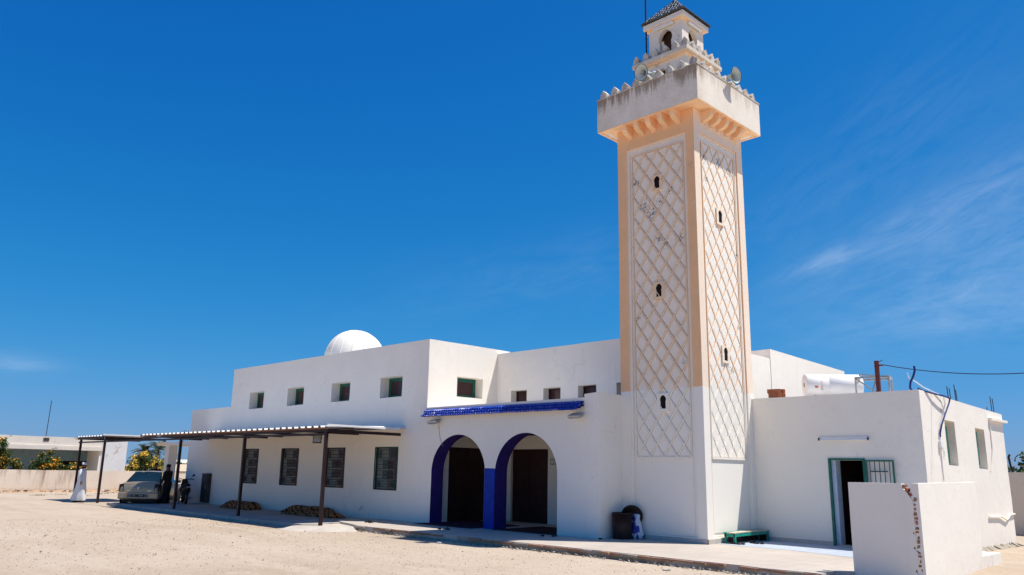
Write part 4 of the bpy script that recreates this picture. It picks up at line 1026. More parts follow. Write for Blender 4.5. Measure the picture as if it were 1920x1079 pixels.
# rubbish bin, its lid, a bag
bn = thing('bin', (-2.17, -.42, 0), 'dark brown round bin in the corner between porch and minaret', 'bin')
MB().lathe([(0, .0), (.225, .0), (.235, .02), (.245, .30), (.25, .60), (.258, .60), (.258, .63), (.238, .63), (.235, .58), (.21, .05), (0, .04)], (-2.17, -.42, 0), 28).build('barrel', simple('dark_brown_plastic', (.022, .010, .010), .45, var=.25), bn)
ld = MB(); ld.lathe([(0, .045), (.12, .04), (.22, .02), (.27, .0), (.27, -.025), (.255, -.025), (.0, .02)], (0, 0, 0), 28)
Rl = Matrix.Rotation(radians(-72), 3, 'X'); Rl = Matrix.Rotation(radians(25), 3, 'Z') @ Rl
ld.v = [Rl @ v+Vector((-2.05, -.16, .56)) for v in ld.v]; tag(ld.build('round_cover', simple('black_plastic_lid', (.016, .009, .009), .5)), 'round black lid propped upright behind the brown bin', 'cover')
bg = MB(); nb = 10; ringz = [(.0, .12, .10), (.02, .17, .13), (.12, .19, .14), (.26, .16, .12), (.40, .13, .10), (.50, .11, .07), (.56, .14, .05), (.60, .10, .03)]
vs = []
for (z, a, b) in ringz:
    for k in range(nb): t_ = 2*pi*k/nb; j = 1+.16*noise.noise(Vector((cos(t_)*2, sin(t_)*2, z*6))); vs.append((-1.93+a*j*cos(t_)+.03*(z > .3)*-1, -.13+b*j*sin(t_), z))
bg.add(vs, [(i*nb+k, i*nb+(k+1) % nb, (i+1)*nb+(k+1) % nb, (i+1)*nb+k) for i in range(len(ringz)-1) for k in range(nb)]+[tuple(range(nb))[::-1], tuple(range((len(ringz)-1)*nb, len(ringz)*nb))], True)
def bagmat():
    t = NT('white_blue_bag'); a = t.noise(4, 2, .4, t.scalevec(t.pos, (2.5, 2.5, .8)), .8); c = t.mix(t.ramp(a, .53, .56), (.62, .66, .70), (.03, .04, .30)); t.bump(t.noise(14, 3), .8, .03); return t.fin(c, .35, 0, .4)
tag(bg.build('rubbish_bag', bagmat()), 'white and blue plastic bag slumped behind the bin', 'bag')
# low green bench along the sunny side of the minaret
bench = thing('bench', (.2, 1.45, 0), 'low green wooden bench with a warped plank top against the minaret', 'bench')
M['tealpaint'] = simple('teal_green_paint', (.012, .27, .19), .5, var=.2, vs=6)
M['worn'] = simple('worn_plank', (.55, .44, .34), .75, var=.2, vs=8)
def zb(y): return .235+.012*sin((y-.6)*2.2)+(.03*max(0, y-1.6))
b0, b1 = .62, 2.32
for (x0, x1) in ((.045, .135), (.143, .235), (.243, .335)):
    mb = MB(); n = 14; vs = []
    for k in range(n+1):
        y = b0+(b1-b0)*k/n; z = zb(y)+random.uniform(-.002, .002)
        vs += [(x0, y, z), (x1, y, z), (x1, y, z+.022), (x0, y, z+.022)]
    fs = [(0, 1, 2, 3), tuple(4*n+i for i in (3, 2, 1, 0))]
    for k in range(n): fs += [(4*k+i, 4*k+4+i, 4*k+4+(i+1) % 4, 4*k+(i+1) % 4) for i in range(4)]
    mb.add(vs, fs); mb.build('plank', M['worn'] if x0 > .1 else M['tealpaint'], bench)
mb = MB(); n = 14; vs = []
for k in range(n+1):
    y = b0+.02+(b1-b0-.04)*k/n; z = zb(y)-.002
    vs += [(.30, y, z-.075), (.33, y, z-.075), (.33, y, z), (.30, y, z)]
fs = [(0, 1, 2, 3), tuple(4*n+i for i in (3, 2, 1, 0))]
for k in range(n): fs += [(4*k+i, 4*k+4+i, 4*k+4+(i+1) % 4, 4*k+(i+1) % 4) for i in range(4)]
mb.add(vs, fs); mb.build('rail', M['tealpaint'], bench)
MB().box(.06, .30, b0+.02, b0+.045, .16, .234).build('end_rail', M['tealpaint'], bench)
for (x, y) in ((.30, b0+.02), (.06, b0+.02), (.30, b1-.08), (.06, b1-.08)): MB().box(x-.005, x+.04, y, y+.05, .0, zb(y)-.001).build('leg', M['tealpaint'], bench)
MB().box(.06, .30, b1-.075, b1-.05, .0, .17).box(.05, .075, b0+.2, b1-.1, .02, .16).build('brace', M['door'], bench)
# tube light on the annex
tl = thing('tube_light', (2.36, YA, 2.5), 'long white tube light on the annex wall above the doorway', 'tube light', 'tube lights')
MB().box(1.755, 2.97, YA-.05, YA-.001, 2.475, 2.525).build('housing', M['whitepl'], tl); MB().tube([(1.78, YA-.062, 2.462), (2.95, YA-.062, 2.462)], .016, 8).build('tube', M['whitepl'], tl)
for x in (1.757, 2.94): MB().box(x, x+.03, YA-.08, YA-.051, 2.445, 2.515).build('end_cap', M['black'], tl)
# ---- annex roof
M['tank'] = simple('white_tank_enamel', (.82, .80, .77), .6, var=.04, vs=3, spec=.5)
tk0, tk1 = Vector((1.05, 3.3, 3.93)), Vector((2.15, 4.2, 3.93)); td = (tk1-tk0).normalized()
tank = thing('water_tank', tuple((tk0+tk1)/2-Vector((0, 0, .45))), 'white cylindrical solar water tank lying on the annex roof', 'water tank')
Q = td.to_track_quat('Z', 'Y').to_matrix(); LT = (tk1-tk0).length
MB().lathe([(.275, 0), (.285, .01), (.285, .55), (.280, .555), (.285, .56), (.285, LT-.02), (.25, LT)], tk0, 40, Q).build('cylinder', M['tank'], tank)
MB().lathe([(0, -.012), (.27, -.012), (.285, 0.0)], tk0, 40, Q).build('end_cap', M['tank'], tank); MB().lathe([(.25, LT), (0, LT+.02)], tk0, 40, Q).build('end_cap', M['tank'], tank)
side = Q @ Vector((1, 0, 0)); side = side if side.y < 0 else -side; side = Vector((side.x, side.y, 0)).normalized(); up_ = Vector((0, 0, 1))
lg = MB(); ctr = tk0+td*.22+side*.2855+up_*(-.06)
pts = [ctr+(td*cos(2*pi*k/16)+up_*sin(2*pi*k/16))*.045+side*.004-side*.012*abs(sin(2*pi*k/16)) for k in range(16)]; lg.add(pts, [tuple(range(16))]); lg.build('orange_mark', simple('faded_orange_print', (.62, .22, .12), .5), tank)
lg = MB()
for k in range(5): c_ = tk0+td*(.36+.0*k)+side*.282+up_*(-.16+.05*k); lg.box(c_.x-.02, c_.x+.02, c_.y-.012, c_.y+.012, c_.z, c_.z+.028)
lg.build('orange_print', simple('pale_orange_print', (.70, .45, .34), .5), tank)
c_ = tk0-td*.02; MB().bar(c_-up_*.05, c_+up_*.05, .02, .012).build('vent', M['black'], tank)
for k in (.3, 1.1): p = tk0+td*k; MB().bar(p-up_*.54, p-up_*.26, .3, .05).build('foot', M['galv'], tank)
# galvanised stand
stn = thing('steel_stand', (2.75, 3.75, 3.4), 'rusty galvanised steel stand on the annex roof, right of the water tank', 'stand')
A0, B0, C0_, D0 = Vector((2.32, 3.45, 0)), Vector((3.10, 3.55, 0)), Vector((2.95, 4.15, 0)), Vector((2.2, 4.05, 0)); ht = 4.05
for p in (A0, B0, C0_, D0): MB().bar(p+up_*3.4, p+up_*ht, .035, .035).build('leg', M['galv'], stn)
fr = MB()
for p, q in ((A0, B0), (B0, C0_), (C0_, D0), (D0, A0)): fr.bar(p+up_*ht, q+up_*ht, .05, .045)
fr.build('top_frame', M['galv'], stn); MB().bar(A0+up_*(ht-.02), B0+up_*3.45, .03, .03).bar(B0+up_*(ht-.02)-Vector((.3, 0, 0)), A0+up_*3.42+Vector((.3, 0, 0)), .03, .03).build('cross_brace', M['galv'], stn)
MB().bar(D0+up_*ht, D0+up_*(ht+.16), .035, .035).bar(D0+up_*(ht+.16), C0_+up_*(ht+.03), .03, .03).build('raised_rail', M['galv'], stn)
# service pole and overhead cable
pole = thing('service_pole', (2.93, 3.3, 3.4), 'reddish brown square pole on the annex roof carrying the overhead cable', 'pole')
MB().box(2.885, 2.975, 3.26, 3.34, 3.4, 4.42).build('post', simple('red_oxide_steel', (.11, .022, .018), .6, var=.25), pole)
MB().bar((2.975, 3.3, 4.30), (3.08, 3.3, 4.30), .05, .04).build('insulator', simple('red_insulator', (.16, .03, .02), .4), pole); MB().tube([(2.97, 3.3, 4.38), (3.02, 3.3, 4.40), (3.08, 3.3, 4.43)], .008, 5).build('wire_tail', M['black'], pole)
cab = thing('overhead_cable', (3.08, 3.3, 4.3), 'thin dark overhead cable sagging from the roof pole to the right', 'cable')
pts = []
for k in range(31):
    t_ = k/30; x = 3.08+8.2*t_; pts.append((x, 3.3+.3*t_, 4.31-.0+(-1.02*t_*4*(1-t_)*.72)+.75*t_))
MB().tube(pts, .011, 5).build('wire', simple('cable_black', (.012, .02, .05), .5), cab)
# blue hose and white conduit at the annex corner
hz_ = thing('blue_hose', (4.05, 2.5, 3.5), 'thick blue hose curling up over the annex corner and down its side', 'hose')
M['hose'] = simple('blue_hose_plastic', (.012, .03, .17), .45, var=.2)
MB().tube([(3.98, 2.52, 3.54), (3.93, 2.5, 3.62), (3.95, 2.5, 3.75), (4.03, 2.5, 3.90), (4.07, 2.5, 4.02), (4.06, 2.5, 4.12)], .024, 8).build('upright_end', M['hose'], hz_)
MB().tube([(4.06, 2.62, 3.62), (4.15, 2.75, 3.56), (4.22, 3.2, 3.53), (4.26, 3.7, 3.52), (4.27, 4.02, 3.50), (4.27, 4.12, 3.46), (4.26, 4.05, 3.36), (4.24, 3.75, 3.08), (4.22, 3.5, 2.82), (4.20, 3.42, 2.65), (4.18, 3.45, 2.55)], .019, 8).build('run', M['hose'], hz_)
wc = thing('white_conduit', (4.1, 2.6, 3.5), 'thin white conduit looping over the annex parapet beside the blue hose', 'conduit')
MB().tube([(3.90, 2.5, 3.98), (3.93, 2.5, 3.85), (4.02, 2.6, 3.78), (4.1, 2.9, 3.66), (4.16, 3.4, 3.58), (4.2, 3.9, 3.53), (4.19, 4.0, 3.35), (4.18, 3.6, 2.9), (4.175, 3.45, 2.5), (4.172, 3.42, 1.9), (4.172, 3.44, 1.55)], .012, 6).build('run', M['whitepl'], wc)
jb = thing('junction_box', (4.17, 3.42, 2.35), 'small white electrical box with loose wires on the sunlit annex side', 'electrical box')
MB().bbox(4.155, 4.22, 3.33, 3.47, 2.30, 2.45, .01).build('case', M['whitepl'], jb); MB().tube([(4.2, 3.40, 2.30), (4.22, 3.44, 2.2), (4.2, 3.50, 2.12), (4.21, 3.47, 2.02)], .008, 5).tube([(4.2, 3.44, 2.30), (4.22, 3.52, 2.22), (4.2, 3.56, 2.10)], .008, 5).build('loose_wires', M['whitepl'], jb)
# starter bars on the annex roof
RB = [((4.06, 4.75), .36, 'leftmost'), ((4.06, 4.92), .33, 'second from left'), ((4.06, 5.32), .47, 'third from left, the tallest'), ((4.06, 5.42), .34, 'fourth from left'), ((4.06, 8.0), .14, 'short, third from right'), ((4.06, 8.42), .48, 'second from right'), ((4.06, 8.62), .44, 'rightmost')]
for ((x, y), h, nm) in RB:
    z = zta(y)-.02; t = thing('rebar', (x, y, z), 'thin starter bar on the annex parapet, %s' % nm, 'rebar', 'starter bars on the annex parapet'); MB().tube([(x, y, z-.05), (x-.01, y-.02, z+h)], .011, 5).build('bar', M['steel'], t)
# loose hollow bricks by the parapet
def hbrick(loc, rz, label):
    t = thing('hollow_brick', loc, label, 'brick', 'hollow bricks on the annex roof', local=True, rz=rz)
    mb = MB(); Lb, Wb, Hb = .34, .10, .105; s = .012
    mb.box(-Lb/2, Lb/2, 0, Wb, 0, s); mb.box(-Lb/2, Lb/2, 0, Wb, Hb-s, Hb); mb.box(-Lb/2, Lb/2, 0, s, s, Hb-s); mb.box(-Lb/2, Lb/2, Wb-s, Wb, s, Hb-s); mb.box(-Lb/2+.003, Lb/2-.003, s, Wb-s, Hb/2-.005, Hb/2+.005); mb.box(-Lb/2+.003, Lb/2-.003, Wb/2-.005, Wb/2+.005, s, Hb-s)
    mb.build('shell', M['brick'], t); MB().box(-Lb/2+.02, Lb/2-.02, s, Wb-s, s, Hb-s).build('core', M['door'], t)
for k, (x, y, z, rz, nm) in enumerate(((.62, 2.44, 3.57, .06, 'bottom front of the small stack'), (.64, 2.56, 3.57, -.03, 'bottom back of the small stack'), (.60, 2.43, 3.677, .10, 'top front of the small stack'), (.64, 2.56, 3.677, .02, 'top back of the small stack'))):
    hbrick((x, y, z), rz, 'red hollow brick on the annex parapet, %s' % nm)
# ---- folded rugs along the hall wall
def tigermat():
    t = NT('orange_black_rug'); v = t.scalevec(t.pos, (1.0, 1.6, 1.6)); w = t.n('ShaderNodeTexWave', wave_type='BANDS', bands_direction='DIAGONAL'); w.inputs['Scale'].default_value = 1.9; w.inputs['Distortion'].default_value = 9; w.inputs['Detail'].default_value = 3; w.inputs['Detail Scale'].default_value = 1.4; t.l(v, w.inputs['Vector'])
    c = t.mix(t.ramp(w.outputs['Fac'], .28, .40), (.04, .018, .012), (.42, .17, .065)); c = t.mix(t.math('MULTIPLY', t.ramp(t.noise(8), .4, .7), .4), c, (.10, .035, .012)); t.bump(t.noise(60), .5); return t.fin(c, .95, 0, .1)
M['tiger'] = tigermat()
def foldrug(x0, x1, yb, yf_, h, label, z0=-.03):
    """a long rug folded into a soft low roll against the wall, sagging ends"""
    mb = MB(); n = 26; m = 12; vs = []
    for i in range(n+1):
        t_ = i/n; x = x0+(x1-x0)*t_; e = min(1, min(t_*n/6, (1-t_)*n/2.5)+.02); hh = h*(.12+.88*e)*(1+.10*noise.noise(Vector((x*1.7, 0, 3))))
        for k in range(m+1):
            a = pi*k/m; yy = (yb+yf_)/2-cos(a)*(yf_-yb)/2*(.9+.1*e)*(1 if True else 0); zz = z0+hh*(sin(a)**.38 if sin(a) > 1e-6 else 0)
            vs.append((x, yy+.015*noise.noise(Vector((x*3, k, 1))), zz+.012*noise.noise(Vector((x*4, k*.7, 8)))))
    mb.add(vs, [(i*(m+1)+k, (i+1)*(m+1)+k, (i+1)*(m+1)+k+1, i*(m+1)+k+1) for i in range(n) for k in range(m)], True)
    return tag(mb.build('folded_rug', M['tiger'], None, 0, True), label, 'rug', 'striped rugs folded along the wall')
foldrug(-21.9, -19.2, -1.45, -1.0, .26, 'orange and black rug folded by the wall under the canopy, far pile, back one')
foldrug(-20.9, -18.5, -1.98, -1.38, .17, 'orange and black rug folded by the wall under the canopy, far pile, front one')
foldrug(-17.1, -13.9, -1.45, -1.0, .28, 'orange and black rug folded by the wall under the canopy, near pile, back one')
foldrug(-16.1, -12.8, -2.0, -1.38, .18, 'orange and black rug folded by the wall under the canopy, near pile, front one')
tp = thing('standpipe', (-12.45, -1.02, -.03), 'small water tap on a thin pipe at the foot of the hall wall', 'tap')
MB().tube([(-12.45, -1.03, -.03), (-12.45, -1.03, .28)], .014, 6).build('pipe', M['whitepl'], tp); MB().tube([(-12.45, -1.03, .28), (-12.45, -1.10, .30), (-12.45, -1.14, .25)], .016, 6).bar((-12.51, -1.06, .35), (-12.39, -1.06, .35), .018, .018).build('tap_head', M['grey'], tp)
# meter cabinet on the wall
mc = thing('meter_cabinet', (-24.1, -1.05, -.03), 'tall dark grey cabinet standing against the hall wall behind the motorbike', 'cabinet')
M['cab'] = simple('dark_grey_cabinet', (.055, .05, .048), .6, var=.2)
MB().bbox(-24.42, -23.85, -1.16, -.985, .03, 1.25, .012).build('case', M['cab'], mc); MB().box(-24.38, -23.89, -1.172, -1.161, .08, 1.2).build('door', M['cab'], mc); MB().box(-23.96, -23.93, -1.19, -1.173, .6, .75).build('handle', M['grey'], mc)

# ================================================================== car
M['carpaint'] = simple('champagne_metallic_paint', (.38, .305, .21), .28, .35, var=.04, vs=3, spec=.5, obj=True)
M['carglass'] = panemat('car_glass', (.008, .022, .028), .04)
M['lamp'] = simple('dark_red_lamp', (.05, .008, .008), .15, spec=.5, obj=True)
M['trim'] = simple('dark_grey_trim', (.03, .03, .03), .6, obj=True)
M['chrome'] = simple('chrome', (.7, .7, .7), .15, 1.0, var=.03, obj=True)
M['silverplate'] = simple('grey_plastic_recess', (.16, .18, .17), .5, obj=True)
hd_ = radians(144); car = thing('car', (-25.2+cos(hd_)*2.1, -3.48+sin(hd_)*2.1, GZ-.012), 'champagne sedan parked tail-on under the gap in the canopy', 'car', local=True, rz=hd_)
# body loft: stations (x, half width, bottom, sill width factor, belt z, deck z)
ST = [(-2.12, .70, .36, .72, .80), (-2.08, .78, .30, .78, .93), (-1.98, .83, .27, .84, .995), (-1.75, .85, .24, .88, 1.0), (-1.45, .855, .20, .905, 1.0), (-1.0, .86, .19, .90, .965), (-.4, .86, .18, .89, .93), (.3, .86, .18, .88, .92), (.95, .855, .18, .875, .915), (1.25, .85, .19, .86, .90), (1.6, .83, .20, .80, .84), (1.9, .79, .22, .70, .75), (2.08, .70, .28, .58, .64), (2.14, .58, .34, .48, .56)]
mb = MB(); vs = []; K = 9
for (x, w, zb_, zl_, zd) in ST:
    h = [(0, zb_), (w*.86, zb_), (w*.97, zb_+.10), (w, (zb_+zl_)/2), (w*.985, zl_-.08), (w*.95, zl_), (w*.80, zl_+(zd-zl_)*.8), (w*.45, zd), (0, zd+.008)]
    vs += [(x, a, b) for a, b in h]+[(x, -a, b) for a, b in h[-2:0:-1]]
m = 2*K-2; n = len(ST)
mb.add(vs, [(i*m+k, i*m+(k+1) % m, (i+1)*m+(k+1) % m, (i+1)*m+k) for i in range(n-1) for k in range(m)]+[tuple(range(m))[::-1], tuple((n-1)*m+k for k in range(m))], True)
body = mb.build('body', M['carpaint'], car, 0, True)
# greenhouse
GB = [(-1.52, .70, .985), (1.18, .70, .905)]; RF = [(-.88, .545, 1.405), (.35, .555, 1.425)]
def gh(x, s, k):  # corner helper
    return Vector((x, s, k))
rl, rr_, fl, fr_ = [Vector((-1.52, s*.72, .985)) for s in (1, -1)]+[Vector((1.18, s*.72, .905)) for s in (1, -1)]
tl_, tr, ul, ur = [Vector((-.88, s*.55, 1.405)) for s in (1, -1)]+[Vector((.35, s*.555, 1.425)) for s in (1, -1)]
ml, mr, vl, vr = [Vector((-.95, s*.765, .93)) for s in (1, -1)]+[Vector((.70, s*.765, .90)) for s in (1, -1)]
mb = MB(); rm = [Vector((-.3, 0, 1.455)), Vector((-.88, 0, 1.425)), Vector((.35, 0, 1.445))]
mb.add([tl_, rm[1], tr, ur, rm[2], ul, rm[0], Vector((-.3, .565, 1.43)), Vector((-.3, -.565, 1.43))], [(0, 7, 6, 1), (1, 6, 8, 2), (7, 5, 4, 6), (6, 4, 3, 8)], True)
# pillars and rear shelf
for s in (1, -1):
    a, b, c, d = Vector((-1.52, s*.72, .985)), Vector((-.88, s*.55, 1.405)), Vector((-.80, s*.56, 1.405)), Vector((-1.05, s*.765, .95)); mb.add([a, b, c, d], [(0, 1, 2, 3), (3, 2, 1, 0)])
    a, b, c, d = Vector((1.18, s*.72, .905)), Vector((.35, s*.555, 1.425)), Vector((.27, s*.56, 1.425)), Vector((1.0, s*.765, .90)); mb.add([a, b, c, d], [(0, 1, 2, 3), (3, 2, 1, 0)])
    mb.bar((-.25, s*.765, .93), (-.28, s*.565, 1.43), .06, .03); mb.bar((-.80, s*.56, 1.405), (.30, s*.56, 1.422), .05, .03); mb.bar((-1.05, s*.76, .95), (1.0, s*.765, .90), .05, .05)
mb.build('roof', M['carpaint'], car)
gl = MB(); gl.add([rl+Vector((.03, -.06, .01)), rr_+Vector((.03, .06, .01)), tr+Vector((-.01, .03, -.012)), tl_+Vector((-.01, -.03, -.012)), Vector((-1.53, 0, 1.005)), Vector((-.90, 0, 1.405))], [(0, 4, 5, 3), (4, 1, 2, 5)]); gl.build('rear_window', M['carglass'], car)
gl = MB(); gl.add([fl+Vector((-.02, -.05, .01)), fr_+Vector((-.02, .05, .01)), ur+Vector((.02, .03, -.01)), ul+Vector((.02, -.03, -.01))], [(0, 3, 2, 1)]); gl.build('windscreen', M['carglass'], car)
for s in (1, -1):
    for (x0, x1, x2, x3) in ((-1.04, -.27, -.30, -.80), (-.22, .98, .28, -.25)):
        y0, y1 = s*.768, s*.572; gl = MB(); gl.add([(x0, y0, .955), (x1, y0, .92), (x2, y1, 1.405), (x3, y1, 1.395)], [(0, 1, 2, 3), (3, 2, 1, 0)]); gl.build('side_window', M['carglass'], car)
    MB().bbox(.80, .93, s*.83 if s > 0 else -.98, .98 if s > 0 else -.83, .93, 1.05, .02).build('mirror', M['carpaint'], car)
# boot lid, bumper line, plate, lamps
def rearq(pts, d=.0):  # quad slightly proud of the tail
    return pts
bl_ = MB(); bl_.add([(-2.135, -.50, .56), (-2.135, .50, .56), (-2.125, .60, .74), (-2.085, .62, .93), (-2.085, -.62, .93), (-2.125, -.60, .74), (-2.05, -.60, .985), (-2.05, .60, .985)], [(0, 1, 2, 5), (5, 2, 3, 4), (4, 3, 7, 6)][::1]); bl = bl_.build('boot_lid', M['carpaint'], car)
for sgn in (1, -1):
    lp = MB(); ys = [(.62, .78), (.60, .82)]; lp.add([(-2.128, sgn*.61, .60), (-2.03, sgn*.835, .62), (-1.98, sgn*.845, .80), (-1.99, sgn*.82, .94), (-2.09, sgn*.63, .93), (-2.128, sgn*.61, .75), (-2.09, sgn*.76, .61), (-2.07, sgn*.78, .90)], [(0, 6, 7, 4, 5), (6, 1, 2, 3, 7)]); lp.add(lp.v[:8], [tuple(q[::-1]) for q in ((0, 6, 7, 4, 5), (6, 1, 2, 3, 7))]); lp.build('tail_lamp', M['lamp'], car)
MB().bbox(-2.19, -2.0, -.80, .80, .30, .565, .04).build('rear_bumper', M['carpaint'], car)
MB().box(-2.196, -2.188, -.42, .42, .375, .50).build('plate_recess', M['silverplate'], car)
pltm = simple('black_number_plate', (.008, .008, .009), .4); pl2 = MB().box(-2.206, -2.197, -.26, .26, .385, .495).build('number_plate', pltm, car)
txm = simple('plate_white', (.75, .75, .75), .5)
try:
    fa = bpy.data.fonts.load(bpy.utils.system_resource('DATAFILES')+'/fonts/NotoSansArabic-VariableFont_wdth,wght.woff2')
except Exception: fa = None
def plate_text(txt, y, size, font=None):
    me = text_mesh(txt, size, txm, font); o = link('plate_lettering', me, pl2, (-2.208, y, .440)); o.rotation_euler = (pi/2, 0, -pi/2)
plate_text('129', .165, .085); plate_text('8465', -.135, .085)
if fa: plate_text('\uFEB2\uFEE7\uFEEE\uFE97', .045, .055, fa)
else: plate_text('-', .045, .055)
em = MB(); em.add([(-2.146, -.052, .83), (-2.140, .052, .83), (-2.146, .045, .73), (-2.15, 0, .69), (-2.146, -.045, .73), (-2.165, 0, .77), (-2.14, .052, .83)], [(0, 1, 5), (1, 2, 5), (2, 3, 5), (3, 4, 5), (4, 0, 5)]); em.add(em.v[:7], [(1, 0, 5), (2, 1, 5), (3, 2, 5), (4, 3, 5), (0, 4, 5)]); em.build('emblem', M['chrome'], car)
MB().box(-2.139, -2.134, .36, .46, .63, .645).box(-2.139, -2.134, -.50, -.34, .63, .645).build('badge', M['chrome'], car)
MB().box(-2.14, -2.10, -.56, .56, .535, .552).build('boot_gap', M['trim'], car)
def wheel(x, s):
    w = MB(); R = Matrix.Rotation(pi/2, 3, 'X'); c = Vector((x, s*.76, .30))
    w.lathe([(.20, -.09), (.28, -.095), (.30, -.07), (.302, .07), (.28, .095), (.20, .09)], c, 28, R); t = w.build('wheel', M['black'], car)
    q = MB(); q.lathe([(.0, .05*-s), (.06, .07*-s), (.10, .055*-s), (.19, .06*-s), (.205, .09*-s)], c, 20, R); q.build('hubcap', M['grey'], t)
    a = MB(); a.lathe([(.0, 0), (.36, 0)], (x, s*.862, .34), 24, R); a.lathe([(.36, 0), (.0, 0)], (x, s*.8625, .34), 24, R); a.build('wheel_arch', M['trim'], car)
for x in (-1.28, 1.30):
    for s in (1, -1): wheel(x, s)
for s in (1, -1):
    for (x, z0, z1) in ((-.95, .25, .93), (-.25, .22, .93), (.9, .25, .9)): MB().box(x-.005, x+.005, s*.862-.002, s*.862+.002, z0, z1).build('door_gap', M['trim'], car)
    for x in (-.85, .0): MB().bbox(x, x+.16, s*.868-.012, s*.868+.012, .76, .79, .008).build('door_handle', M['carpaint'], car)
MB().box(-1.9, 1.9, -.7, .7, .16, .24).build('underbody', M['trim'], car)

# ================================================================== motorbike and bicycle
mk = thing('motorbike', (-24.55, -1.78, -.03), 'small dark motorbike parked beside the cabinet under the canopy', 'motorbike', local=True, rz=radians(163))
M['mblk'] = simple('dark_motorbike_paint', (.028, .012, .012), .35, spec=.5, obj=True)
RX = Matrix.Rotation(pi/2, 3, 'X')
for x in (-.58, .60):
    w = MB(); w.lathe([(.22, -.04), (.27, -.045), (.295, -.02), (.295, .02), (.27, .045), (.22, .04)], (x, 0, .295), 26, RX); t = w.build('wheel', M['black'], mk); q = MB(); q.lathe([(.21, -.02), (.225, 0), (.21, .02)], (x, 0, .295), 20, RX)
    for k in range(6): a = k*pi/3; q.bar((x, 0, .295), (x+.215*cos(a), 0, .295+.215*sin(a)), .025, .02)
    q.build('rim', M['grey'], t)
def loftx(rows, nn=12):
    mb_ = MB(); vs_ = []
    for (x, z, ry, rz_) in rows: vs_ += [(x, ry*cos(2*pi*k/nn), z+rz_*sin(2*pi*k/nn)) for k in range(nn)]
    mb_.add(vs_, [(i*nn+k, i*nn+(k+1) % nn, (i+1)*nn+(k+1) % nn, (i+1)*nn+k) for i in range(len(rows)-1) for k in range(nn)]+[tuple(range(nn))[::-1], tuple((len(rows)-1)*nn+k for k in range(nn))], True); return mb_
loftx([(-.86, .66, .04, .03), (-.78, .66, .11, .08), (-.55, .60, .16, .16), (-.25, .52, .17, .20), (0, .42, .16, .16), (.18, .40, .12, .10)]).build('tail_body', M['mblk'], mk)
loftx([(-.88, .78, .05, .02), (-.75, .80, .12, .05), (-.35, .78, .14, .06), (.02, .74, .12, .06), (.14, .72, .05, .03)]).build('seat', M['black'], mk)
loftx([(.22, .30, .10, .06), (.30, .55, .19, .16), (.36, .78, .17, .16), (.40, .96, .11, .08)]).build('leg_shield', M['mblk'], mk)
MB().bar((.0, 0, .26), (.32, 0, .24), .26, .06).build('footboard', M['trim'], mk)
for s in (1, -1): MB().tube([(.38, s*.06, .92), (.60, s*.07, .30)], .022, 8).build('fork', M['grey'], mk)
loftx([(.40, .56, .06, .02), (.60, .62, .075, .02), (.80, .55, .06, .02)]).build('front_mudguard', M['mblk'], mk)
MB().tube([(.28, -.36, 1.0), (.34, -.2, 1.03), (.40, 0, 1.0), (.34, .2, 1.03), (.28, .36, 1.0)], .017, 8).build('handlebar', M['black'], mk)
for s in (1, -1):
    mi = MB().tube([(.33, s*.24, 1.03), (.33, s*.30, 1.16)], .008, 6).build('mirror', M['black'], mk); MB().ell((.33, s*.33, 1.19), .02, .06, .04).build('mirror_glass', M['black'], mi)
    MB().tube([(-.15, s*.15, .25), (-.15, s*.32, .24)], .015, 6).build('foot_peg', M['black'], mk)
MB().ell((.47, 0, .92), .07, .09, .08).build('headlamp', M['black'], mk); MB().box(-.895, -.872, -.07, .07, .70, .73).build('tail_lamp', simple('grey_reflector', (.45, .45, .42), .3), mk)
MB().tube([(-.2, -.16, .22), (-.6, -.17, .28), (-.85, -.17, .33)], [.03, .045, .045], 8).build('exhaust', M['grey'], mk); MB().bar((-.1, .1, .25), (-.05, .22, .0), .02, .02).build('stand', M['black'], mk)
bk = thing('bicycle', (-28.6, -.55, GZ), 'dark bicycle leaning near the porch column behind the hall corner', 'bicycle', local=True, rz=radians(38))
for x in (-.52, .52):
    w = MB(); ring = [(x+.33*cos(2*pi*k/28), 0, .34+.33*sin(2*pi*k/28)) for k in range(29)]; w.tube(ring, .018, 6, False); t = w.build('wheel', M['black'], bk); q = MB()
    for k in range(12): a = k*pi/6; q.bar((x, 0, .34), (x+.32*cos(a), 0, .34+.32*sin(a)), .004, .004)
    q.build('spokes', M['grey'], t)
fr = MB(); BB = (-.05, 0, .30); SE_ = (-.20, 0, .80); HT = (.36, 0, .82); HB_ = (.40, 0, .66)
for p, q in ((BB, SE_), (BB, HB_), (SE_, HT), (BB, (-.52, 0, .34)), (SE_, (-.52, 0, .34)), (HT, (.52, 0, .34))): fr.tube([p, q], .018, 6)
fr.build('frame', M['black'], bk); MB().ell((-.24, 0, .93), .14, .08, .035).tube([SE_, (-.23, 0, .92)], .013, 6).build('saddle', M['black'], bk); MB().tube([(.28, -.27, .98), (.36, -.1, 1.0), (.36, .1, 1.0), (.28, .27, .98)], .013, 6).tube([HT, (.35, 0, 1.0)], .015, 6).build('handlebar', M['black'], bk)
MB().tube([(-.05, -.08, .30), (-.05, .08, .30)], .02, 6).bar((-.05, .09, .30), (.08, .09, .18), .02, .015).bar((-.05, -.09, .30), (-.18, -.09, .42), .02, .015).build('crank', M['grey'], bk)

